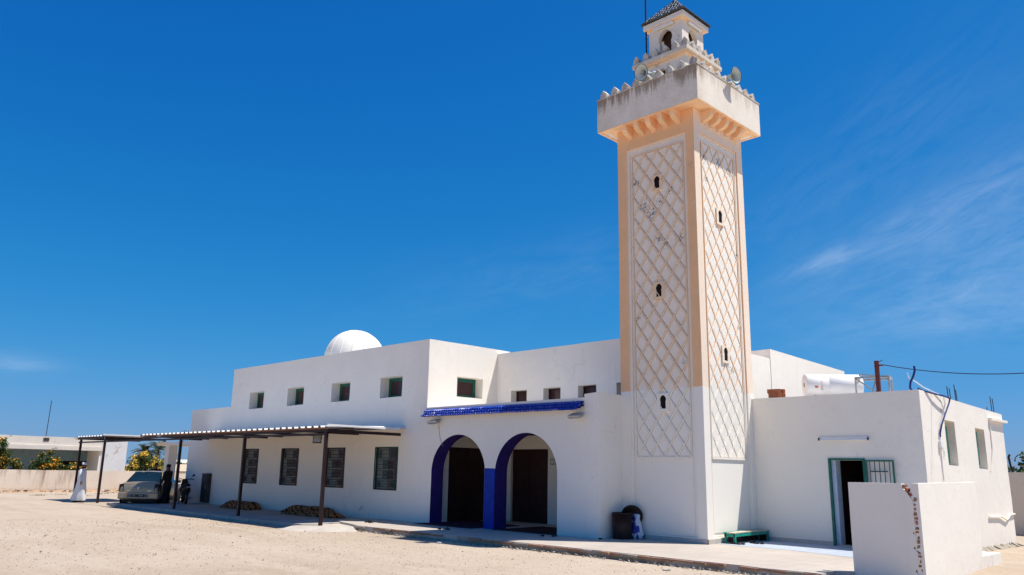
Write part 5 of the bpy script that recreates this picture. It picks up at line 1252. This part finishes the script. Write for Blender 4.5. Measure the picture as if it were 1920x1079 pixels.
# ================================================================== people
M['skin'] = simple('brown_skin', (.16, .075, .045), .6, var=.1, vs=20, obj=True)
M['darkhair'] = simple('dark_hair', (.015, .011, .010), .7, obj=True)
def skinned(name, nodes, edges, mat, parent, roots=(0,), sub=2):
    me = bpy.data.meshes.new(name+'_src'); me.from_pydata([n_[:3] for n_ in nodes], edges, [])
    o = bpy.data.objects.new(name+'_src', me); COL.objects.link(o); sk = o.modifiers.new('s', 'SKIN'); sk.use_smooth_shade = True
    for i, n_ in enumerate(nodes):
        d = me.skin_vertices[0].data[i]; d.radius = (n_[3], n_[4] if len(n_) > 4 else n_[3]); d.use_root = i in roots
    ss = o.modifiers.new('u', 'SUBSURF'); ss.levels = sub; ss.render_levels = sub
    bpy.context.view_layer.update(); dg = bpy.context.evaluated_depsgraph_get(); m2 = bpy.data.meshes.new_from_object(o.evaluated_get(dg)); bpy.data.objects.remove(o)
    m2.name = name; m2.materials.clear(); m2.materials.append(mat)
    m2.polygons.foreach_set('use_smooth', [True]*len(m2.polygons))
    return link(name, m2, parent)
def person(loc, rz, label, arms, legs, lean=0.0, hgt=1.75):
    """local: faces +Y. arms: per side (elbow, wrist); legs: per side (knee, ankle)"""
    t = thing('person', loc, label, 'person', local=True, rz=rz); k = hgt/1.75
    N_ = [(0, 0, .95, .15, .11), (0, .01+lean*.1, 1.15, .145, .105), (0, .0+lean*.3, 1.36, .165, .115), (0, .01+lean*.45, 1.485, .06, .06), (0, .03+lean*.5, 1.56, .07, .075), (0, .035+lean*.55, 1.645, .082, .098), (0, .02+lean*.58, 1.725, .06, .07)]
    E_ = [(0, 1), (1, 2), (2, 3), (3, 4), (4, 5), (5, 6)]; roots = [0]
    N_.append((0, .135+lean*.55, 1.61, .014, .016)); E_.append((5, 7))     # nose
    for s, (el, wr), (kn, an) in ((1, arms[0], legs[0]), (-1, arms[1], legs[1])):
        b = len(N_); N_ += [(s*.185, lean*.35, 1.425, .062), (*el, .046), (*wr, .030)]; E_ += [(2, b), (b, b+1), (b+1, b+2)]
        d = (Vector(wr)-Vector(el)).normalized(); p = Vector(wr)+d*.06; N_.append((*p, .038, .022)); E_.append((b+2, b+3))
        side = Vector((0, 1, 0)) if abs(d.y) < .8 else Vector((0, 0, 1)); side = (side-d*side.dot(d)).normalized(); inn = d.cross(side)
        for j, (o_, ln) in enumerate(((-.030, .060), (-.010, .078), (.010, .082), (.029, .072))):       # four fingers, slightly curled
            c = len(N_); q = p+side*o_; N_ += [(*q, .009), (*(q+d*ln*.6+inn*.006), .0085), (*(q+d*ln+inn*.025), .007)]; E_ += [(c, c+1), (c+1, c+2)]; roots.append(c)
        c = len(N_); q = p-d*.03+side*.03; N_ += [(*q, .011), (*(q+side*.025+d*.03), .0095), (*(q+side*.03+d*.055), .008)]; E_ += [(c, c+1), (c+1, c+2)]; roots.append(c)      # thumb from the side of the palm
        b = len(N_); N_ += [(s*.095, 0, .88, .095), (*kn, .062), (*an, .042), (an[0], an[1]-.03, .04, .042, .04), (an[0]+s*.02, an[1]+.16, .03, .045, .028)]; E_ += [(0, b), (b, b+1), (b+1, b+2), (b+2, b+3), (b+3, b+4)]
        c = len(N_); N_ += [(s*.088, .02+lean*.55, 1.645, .012, .022), (s*.098, .012+lean*.55, 1.655, .008, .018)]; E_.append((c, c+1)); roots.append(c)      # ear
    N_ = [tuple(v*k if i < 3 else v for i, v in enumerate(q)) for q in N_]
    bd = skinned('body', N_, E_, M['skin'], t, tuple(roots))
    ey = MB()
    for s in (1, -1): ey.ell((s*.032*k, (.118+lean*.55)*k, 1.652*k), .010, .008, .008, 8, 6)
    ey.build('eyes', M['darkhair'], t); MB().ell((0, (.122+lean*.55)*k, 1.575*k), .022, .006, .006, 8, 6).build('mouth', M['skin'], t)
    return t
def ringloft(rows, nn=20, mat=None, fold=0.0):
    """rows: (cx, cy, z, rx, ry)"""
    mb = MB(); vs = []
    for i, (cx_, cy_, z, rx, ry) in enumerate(rows):
        for k in range(nn):
            a = 2*pi*k/nn; f_ = 1+fold*(1-i/len(rows))*(sin(a*7+i*.25)*.5+sin(a*11)*.35); vs.append((cx_+rx*f_*cos(a), cy_+ry*f_*sin(a), z))
    mb.add(vs, [(i*nn+k, i*nn+(k+1) % nn, (i+1)*nn+(k+1) % nn, (i+1)*nn+k) for i in range(len(rows)-1) for k in range(nn)], True); return mb
# man walking in a white robe
A_ = [((.25, .03, 1.14), (.26, .10, .90)), ((-.25, -.06, 1.14), (-.26, -.02, .90))]
man = person((-30.0, -4.25, GZ-.01), radians(-45), 'man in a long white robe and white cap walking past the canopy end', A_, [((.10, .09, .50), (.10, .08, .10)), ((-.10, -.04, .50), (-.10, -.24, .12))])
M['robe'] = simple('white_robe_cloth', (.68, .69, .70), .85, var=.06, vs=5, bump=.4, bs=12, obj=True)
rb = ringloft([(0, -.09, .075, .20, .33), (0, -.085, .10, .205, .33), (0, -.05, .30, .21, .29), (0, -.01, .60, .20, .235), (0, 0, .90, .19, .18), (0, .0, 1.10, .20, .16), (0, 0, 1.28, .215, .155), (0, 0, 1.40, .205, .13), (0, .005, 1.46, .13, .10), (0, .012, 1.505, .075, .075)], 40, fold=.10)
for (el, wr) in A_:
    s = 1 if el[0] > 0 else -1; rb.tube([(s*.15, 0, 1.42), (s*.21, (el[1])*.4, 1.32), el, tuple(Vector(el).lerp(Vector(wr), .5)), tuple(Vector(el).lerp(Vector(wr), .93))], [.085, .085, .078, .075, .08], 12)
rb.build('robe', M['robe'], man)
cp = MB(); cp.lathe([(.102, 1.665), (.105, 1.70), (.10, 1.745), (.07, 1.765), (0, 1.768)], (0, .028, 0), 20); cp.build('cap', simple('white_knit_cap', (.74, .76, .70), .9, obj=True), man)
for (ax_, ay_) in ((.10, .10), (-.10, -.26)): MB().bbox(ax_-.05, ax_+.05, ay_-.08, ay_+.19, .0, .05, .015).build('shoe', M['black'], man)
# two dark-clad people by the car
def clothe(t, arms, legs, m, lean=0.0, hgt=1.75, hair=True):
    k = hgt/1.75; V3 = lambda q: tuple(Vector(q)*k)
    sh = ringloft([(0, 0, .86, .185, .15), (0, .0, .95, .18, .14), (0, .01+lean*.1, 1.15, .175, .135), (0, lean*.25, 1.32, .20, .15), (0, lean*.33, 1.42, .19, .12), (0, lean*.42, 1.475, .10, .085), (0, .01+lean*.45, 1.505, .07, .07)], 20)
    sh.v = [v*k for v in sh.v]
    for (el, wr) in arms:
        s = 1 if el[0] > 0 else -1; sh.tube([V3((s*.14, lean*.33, 1.42)), V3((s*.20, lean*.33+el[1]*.2, 1.36)), V3(el), V3(Vector(el).lerp(Vector(wr), .95))], [.08, .078, .062, .05], 12)
    sh.build('jacket', m[0], t)
    tr_ = MB()
    for s, (kn, an) in ((1, legs[0]), (-1, legs[1])): tr_.tube([V3((s*.085, 0, .97)), V3((s*.095, 0, .86)), V3(kn), V3((an[0], an[1], an[2]+.0))], [.12, .115, .085, .075], 14)
    tr_.build('trousers', m[1], t)
    for (kn, an) in legs: q = Vector(an)*k; MB().bbox(q.x-.05, q.x+.05, q.y-.09, q.y+.19, .0, .09, .02).build('shoe', M['black'], t)
    hm = MB(); hm.ell((0, (.02+lean*.56)*k, 1.685*k), .094, .108, .085, 16, 10); hm.build('hair', M['darkhair'], t)
M['dkcl'] = simple('black_jacket_cloth', (.014, .012, .013), .9, obj=True); M['dktr'] = simple('dark_trouser_cloth', (.018, .017, .022), .9, obj=True)
a2 = [((.22, .16, 1.16), (.14, .34, 1.18)), ((-.26, .02, 1.14), (-.24, .16, .94))]; l2 = [((.10, .03, .50), (.12, .0, .10)), ((-.10, .03, .50), (-.13, -.03, .10))]
p2_ = person((-24.95, -2.40, GZ+.03), radians(115), 'person in dark clothes standing at the right side of the car', a2, l2, .05, 1.70); clothe(p2_, a2, l2, (M['dkcl'], M['dktr']), .05, 1.70)
a1 = [((.36, .20, 1.18), (.30, .42, 1.08)), ((-.36, .20, 1.18), (-.30, .42, 1.08))]; l1 = [((.14, .03, .50), (.16, .0, .10)), ((-.14, .03, .50), (-.16, -.03, .10))]
p1_ = person((-30.1, -.90, GZ), radians(-115), 'person in dark clothes behind the car roof, leaning over the bonnet', a1, l1, .15, 1.78); clothe(p1_, a1, l1, (M['dkcl'], M['dktr']), .15, 1.78)

# ================================================================== background
def leafmat(name, c1, c2):
    t = NT(name); oi = t.noise(5, 3, .6); t.l(t.mix(t.ramp(oi, .35, .65), c1, c2), t.b.inputs['Base Color']); t.b.inputs['Roughness'].default_value = .6; t.b.inputs['Specular IOR Level'].default_value = .25; return t.m
M['leaf'] = leafmat('bush_leaves', (.030, .060, .016), (.075, .125, .03)); M['leaf2'] = leafmat('olive_leaves', (.035, .045, .018), (.07, .085, .035)); M['flower'] = leafmat('orange_blossom', (.70, .27, .02), (.80, .45, .04)); M['flower2'] = leafmat('yellow_blossom', (.70, .40, .04), (.80, .58, .10)); M['bark'] = simple('bark', (.10, .07, .05), .9)
def card(mb, c, s, rnd, asp=.5):
    n_ = Vector((rnd.gauss(0, 1), rnd.gauss(0, 1), rnd.gauss(.4, 1))).normalized(); a = n_.orthogonal().normalized(); b = n_.cross(a); th = rnd.uniform(0, 2*pi); a, b = a*cos(th)+b*sin(th), b*cos(th)-a*sin(th)
    mb.add([c-a*s, c-b*s*asp, c+a*s, c+b*s*asp], [(0, 1, 2, 3)])
def bush(name, base, blobs, label, fl='flower', nleaf=2600, nfl=500, seed=1, ls=.09, cat='shrub', stems=True):
    """blobs: (dx,dy,z,rx,ry,rz) foliage masses"""
    rnd = random.Random(seed); t = thing(name, base, label, cat); lf = MB(); fw = MB(); B = Vector(base); tot = sum(b[3]*b[4]*b[5] for b in blobs)
    for b in blobs:
        share = b[3]*b[4]*b[5]/tot
        clumps = [Vector((rnd.gauss(0, .5), rnd.gauss(0, .5), rnd.gauss(0, .5))) for _ in range(max(6, int(46*share)))]
        for i in range(int(nleaf*share)):
            c = rnd.choice(clumps); o_ = c+Vector((rnd.gauss(0, .17), rnd.gauss(0, .17), rnd.gauss(0, .17)))
            if o_.length > 1.25: continue
            card(lf, B+Vector((b[0]+o_.x*b[3], b[1]+o_.y*b[4], b[2]+o_.z*b[5])), ls*rnd.uniform(.6, 1.3), rnd)
        for i in range(int(nfl*share)):
            c = rnd.choice(clumps[:max(3, len(clumps)*2//3)]); o_ = c*1.12+Vector((rnd.gauss(.05, .13), rnd.gauss(-.05, .13), rnd.gauss(.06, .13)))
            card(fw, B+Vector((b[0]+o_.x*b[3], b[1]+o_.y*b[4], b[2]+o_.z*b[5])), ls*rnd.uniform(.5, 1.0), rnd, .8)
        if stems:
            for k in range(4):
                q = B+Vector((b[0]+rnd.uniform(-.5, .5)*b[3], b[1]+rnd.uniform(-.5, .5)*b[4], b[2]+rnd.uniform(-.2, .6)*b[5])); lf.cur = 1; lf.tube([B+Vector((b[0]*.6, b[1]*.6, 0)), (B+q)/2+Vector((rnd.uniform(-.2, .2), rnd.uniform(-.2, .2), .1)), q], [.04, .025, .008], 5); lf.cur = 0
    lf.build('foliage', [M['leaf'], M['bark']], t)
    if nfl: fw.build('blossom', M[fl], t)
    return t
# boundary wall of the neighbouring plot
bw = thing('boundary_wall', (-44.6, 4, GZ), 'long cream plastered boundary wall with rain streaks, left background', 'wall')
def streakmat():
    t = NT('streaked_cream_plaster'); x, y, z = t.sep(); st = t.noise(1, 5, .7, t.scalevec(t.pos, (1, 2.6, .30)), .4); top = t.ramp(z, .0, 1.15); b = t.noise(7, 5, .7)
    c = t.mix(t.ramp(t.noise(.7, 5), .3, .7), (.68, .57, .45), (.76, .66, .535)); left = t.ramp(y, 1.5, -1.5)
    k = t.math('MULTIPLY', t.ramp(t.math('ADD', st, t.math('MULTIPLY', top, .12)), .58, .72), left); c = t.mix(t.math('MULTIPLY', k, .75), c, (.30, .20, .13))
    c = t.mix(t.math('MULTIPLY', t.ramp(t.math('ADD', z, t.math('MULTIPLY', b, .4)), .32, .05), .6), c, (.42, .28, .17)); t.bump(b, .4); return t.fin(c, .92, 0, .1)
M['streak'] = streakmat()
mb = MB(); wall(mb, 'x', -44.5, .2, -30, 6.4, GZ-.1, 1.135, (), (1, 1), 1.0); mb.build('panel', M['streak'], bw, .02)
mb = MB(); wall(mb, 'x', -46.5, .2, 6.4, 40, GZ-.1, 1.0, (), (1, 1), 1.5); mb.build('panel', M['streak'], bw, .02)
MB().box(-46.6, -44.6, 6.25, 6.4, GZ-.1, 1.05).build('panel', M['streak'], bw)
# dirt bank and debris along it
mb = MB(); rnd = random.Random(12); vs = []; ny = 110
prof = [(-44.48, .05), (-44.2, .07), (-43.8, .03), (-43.2, -.03), (-42.6, -.03)]
for j in range(ny):
    y = -16+j*.28
    for (x, h) in prof: vs.append((x+.1*noise.noise(Vector((x, y, 2))), y, GZ+(h+.03 if h > 0 else h)+max(0, h)*1.6*noise.noise(Vector((x*2, y*1.4, 0)))+.02*noise.noise(Vector((x*5, y*5, 3)))))
m = len(prof); mb.add(vs, [(j*m+i, j*m+i+1, (j+1)*m+i+1, (j+1)*m+i)[::-1] for j in range(ny-1) for i in range(m-1)], True)
tag(mb.build('dirt_bank', simple('reddish_dirt', (.44, .28, .16), .95, var=.25, vs=3, bump=.5, bs=8)), 'low bank of reddish dirt along the boundary wall', 'dirt', kind='stuff')
mb = MB()
for i in range(260):
    x = -43.6+rnd.gauss(0, .4); y = rnd.uniform(-9, 6.0); s = rnd.uniform(.03, .11); b = [Vector((x+rnd.uniform(-1, 1)*s, y+rnd.uniform(-1, 1)*s*1.5, GZ+rnd.uniform(0, .9)*s+.04)) for _ in range(6)]; mb.cur = rnd.choice((0, 0, 1, 2))
    mb.add(b, [(0, 1, 2), (0, 2, 3), (3, 2, 4), (1, 5, 2), (4, 2, 5), (0, 3, 5), (0, 5, 1), (3, 4, 5)])
tag(mb.build('debris', [simple('rubble_tan', (.42, .34, .26), .9), simple('rubble_dark', (.08, .06, .05), .9), simple('rubble_pale', (.6, .56, .5), .9)]), 'scattered stones and debris at the foot of the boundary wall', 'debris', kind='stuff')
# tufts of weeds
mb = MB()
for (x, y, n_) in ((-38.5, -3.6, 90), (-40.2, .2, 60), (-41.5, 1.2, 70), (-39.4, -2.2, 40), (-41.0, 3.0, 50), (-37.6, -1.6, 40)):
    for k in range(n_):
        px, py = x+rnd.gauss(0, .14), y+rnd.gauss(0, .22); h = rnd.uniform(.03, .10); dx, dy = rnd.gauss(0, .04), rnd.gauss(0, .04); mb.add([(px-.008, py, GZ-.02), (px+.008, py+.008, GZ-.02), (px+dx, py+dy, GZ+h)], [(0, 1, 2)])
tag(mb.build('weeds', leafmat('dry_weeds', (.16, .15, .07), (.26, .22, .11))), 'small tufts of dry weeds on the bare ground', 'weeds', kind='stuff')
# neighbouring house
ho = thing('neighbour_house', (-54, -2, GZ), 'flat-roofed cream house with peeling parapet and deep shaded veranda behind the boundary wall', 'house')
XH = -50.0
mb = MB(); wall(mb, 'x', XH, .25, -14, 4.8, 2.70, 3.28, (), (1, 1), 1.0); mb.box(-58, XH-.25, 4.55, 4.8, GZ, 3.3); mb.build('parapet', M['oldwall'], ho, .02)
MB().box(-52.6, XH+.12, -14, 3.2, 2.44, 2.70).build('slab_edge', M['oldwall'], ho, .012)
MB().box(-57.5, -50.3, -14, 4.5, 2.95, 3.05).build('roof', M['roofwhite'], ho)
mb = MB(); wall(mb, 'x', XH+.015, .25, 3.12, 4.815, GZ, 3.24, (), (1, 1), .8); mb.build('end_wall', peeled('flaking_whitewash', (.72, .70, .67), (.46, .34, .24), .7), ho, .012)
mb = MB(); wall(mb, 'x', -52.4, .2, -14, 3.12, GZ, 2.44, [(1.25, 3.0, .9, 1.72), (-6, -4.5, .8, 1.9)], (0, 0), 1.0); mb.build('veranda_wall', simple('teal_shade_veranda_wall', (.20, .29, .31), .8), ho); MB().box(-52.4, XH, 3.0, 3.12, GZ, 2.44).build('veranda_end', M['white'], ho)  # deep veranda shade put into the wall colour as dark teal
MB().box(-52.4, XH, -14, 3.0, GZ, .15).build('veranda_floor', M['conc'], ho)
for (a, b, c, d) in ((1.25, 3.0, .9, 1.72), (-6, -4.5, .8, 1.9)):
    w = MB().box(-52.58, -52.52, a, b, c, d).build('window', M['dark'], ho); q = MB()
    for k in range(12): yy = a+(b-a)*(k+.5)/12; q.box(-52.40, -52.385, yy-.012, yy+.012, c, d)
    q.box(-52.40, -52.385, a, b, c, c+.04); q.box(-52.40, -52.385, a, b, d-.04, d); q.build('bars', M['steel'], w)
an = thing('antenna_mast', (-50.2, -.45, 3.28), 'thin antenna mast on the parapet of the neighbouring house', 'mast'); MB().tube([(-50.2, -.45, 3.1), (-50.25, -.40, 5.68)], .022, 6).build('pole', M['steel'], an); MB().box(-50.02, -49.97, -.62, -.28, 2.98, 3.20).build('bracket', M['cab'], an)
# shrubs
bush('flowering_shrub', (-46.5, -.85, GZ), [(0, -.2, 1.55, .5, .8, .50), (0, .55, 1.45, .5, .8, .42), (0, -.15, 2.05, .3, .40, .42), (0, -1.0, 1.45, .4, .5, .5), (0, 1.2, 1.35, .4, .6, .35), (0, -.55, 1.9, .3, .3, .4)], 'orange flowering shrub in front of the veranda, right of the tall one', 'flower', 14000, 3600, 3, .07)
bush('flowering_shrub', (-46.3, -4.0, GZ), [(0, .1, 1.6, .6, .8, .8), (0, .3, 2.45, .5, .55, .7), (0, 1.0, 1.4, .5, .6, .45), (0, 1.5, 1.25, .4, .4, .35), (0, -1.2, 1.8, .7, .9, 1.0)], 'tall orange flowering shrub at the left edge of the picture', 'flower', 13000, 2800, 4, .07)
bush('flowering_shrub', (-56.5, 8.7, GZ), [(0, -.2, 1.5, 1.0, 1.2, .95), (0, .8, 1.3, .9, 1.0, .75), (0, -1.0, 1.2, .8, .8, .8), (0, -.2, 2.1, .6, .7, .45)], 'big yellow flowering shrub beyond the boundary wall, right of the house', 'flower2', 9000, 3000, 6, .085)
# palms
def palm(base, hgt, label, seed, fl=2.3):
    rnd = random.Random(seed); t = thing('palm_tree', base, label, 'palm tree', 'palms on the skyline'); B = Vector(base); top = B+Vector((.1, .1, hgt))
    MB().tube([B, B+Vector((.05, 0, hgt*.5)), top], [.28, .2, .17], 8).build('trunk', M['bark'], t); mb = MB()
    for k in range(30):
        az = 2*pi*k/30+rnd.uniform(-.1, .1); el = rnd.uniform(-.5, 1.25); d = Vector((cos(az)*cos(el), sin(az)*cos(el), sin(el))); L_ = fl*rnd.uniform(.8, 1.1); pts = [top+d*L_*q-Vector((0, 0, 1))*(L_*.42*q*q) for q in [j/9 for j in range(10)]]
        sd = d.cross(Vector((0, 0, 1))).normalized()
        for j in range(1, 10):
            p = pts[j]; q = (pts[j]-pts[j-1]).normalized(); ll = L_*.26*(1-.6*abs(j/9-.45))
            for s in (1, -1): e = (sd*s*.75+q*.6-Vector((0, 0, .25))).normalized()*ll; mb.add([p, p+q*.10, p+e], [(0, 1, 2)]); mb.add([p-q*.12, p-q*.02, p-q*.12+e], [(0, 1, 2)])
        mb.tube(pts, .03, 4)
    mb.build('crown', M['leaf2'], t)
palm((-130, 36.6, -1), 4.6, 'far date palm just left of the taller one, above the yellow shrub', 2, 2.4); palm((-128, 38.0, -1), 4.9, 'tallest far date palm rising behind the yellow shrub', 3, 3.0); palm((-150, 49.4, -1), 3.7, 'far date palm right of the porch column', 5, 2.2); palm((-175, 59.8, -1), 3.6, 'small far date palm beside the hall corner', 8, 2.0)
bush('hedge_tree', (-100, 28.6, GZ), [(0, 0, 1.6, 1.5, 1.6, 1.2), (0, 2.2, 1.2, 1.4, 1.5, .9)], 'dark green trees between the palms and the yellow shrub', 'flower2', 1800, 0, 9, .16, 'tree')
fh = thing('far_house', (-112, 36, GZ), 'white far house with a low dome-like roof, seen beside the porch column', 'house')
MB().box(-116, -110, 33.5, 42, GZ-1, 1.75).box(-116, -111.5, 34.5, 38, 1.75, 2.35).build('wall', M['white'], fh)
MB().box(-109.99, -109.95, 35.0, 35.8, .4, 1.2).box(-109.99, -109.95, 38.0, 38.8, .4, 1.2).build('window', M['dark'], fh)
tn = thing('straw_shelter', (-70, 19, GZ), 'tan sloping roofed shed beyond the yard, right of the porch column', 'shed')
mb = MB(); mb.add([(-71, 15.5, 1.0), (-67, 15.5, 1.0), (-67, 21.5, 1.0), (-71, 21.5, 1.0), (-69, 16.5, 1.65), (-69, 20.5, 1.65)], [(0, 1, 4), (1, 2, 5, 4), (2, 3, 5), (3, 0, 4, 5), (3, 2, 1, 0)]); mb.build('roof', simple('tan_thatch', (.50, .40, .29), .95, var=.15, vs=2, bump=.5), tn); MB().box(-70.7, -67.3, 15.8, 21.2, GZ, .99).build('wall', M['cream'], tn)
# right-hand rear wall, fence post and tree
rw = thing('rear_yard_wall', (5, 13.9, GZ), 'cream rear yard wall at the right edge, behind the annex', 'wall')
mb = MB(); wall(mb, 'y', 13.75, .2, 2.0, 14, GZ-.1, 1.84, (), (1, 1), .8); mb.build('panel', M['cream'], rw, .012)
fpst = thing('fence_post', (3.08, 13.95, 1.8), 'dark leaning fence post with barbed wire above the rear yard wall', 'fence post')
MB().tube([(3.10, 13.85, 1.8), (3.05, 13.85, 2.05), (3.02, 13.85, 2.32), (3.06, 13.85, 2.42)], .035, 6).build('post', M['steel'], fpst)
for z in (2.05, 2.27): MB().tube([(3.03, 13.85, z), (4.5, 13.85, z-.03), (7, 13.85, z)], .008, 4).build('wire', M['grey'], fpst)
tr = bush('pine_tree', (2.9, 17.5, GZ), [(0, 0, 2.2, .8, .8, .45), (-.35, -.3, 1.9, .6, .6, .35), (.9, .2, 2.5, .9, .9, .7), (.3, 0, 2.75, .6, .6, .4)], 'dark green pine branches over the rear yard wall at the right edge', 'flower', 1700, 0, 15, .10, 'tree')
for c_ in tr.children: c_.name = 'crown'
MB().tube([(2.9, 17.5, GZ), (2.95, 17.5, 1.2), (3.2, 17.5, 2.4)], [.14, .11, .06], 8).build('trunk', M['bark'], tr)
# loose scraps on the lot
for k, (x, y, s, lab) in enumerate(((-5.0, -3.95, .06, 'small scrap of white paper in the minaret shadow'), (1.6, -4.05, .08, 'broken pale tile shard lying before the terrace edge'))):
    mb = MB(); rnd = random.Random(k+40); pts = [Vector((x+s*cos(a)*rnd.uniform(.6, 1.2), y+s*sin(a)*rnd.uniform(.6, 1.2), GZ+.008+rnd.uniform(0, .012))) for a in [j*2*pi/7 for j in range(7)]]; mb.add(pts+[p-Vector((0, 0, .014)) for p in pts], [tuple(range(7)), tuple(range(13, 6, -1))]+[(i, i+7, (i+1) % 7+7, (i+1) % 7) for i in range(7)]); tag(mb.build('litter', M['whitepl'] if k == 0 else M['conc']), lab, 'litter')
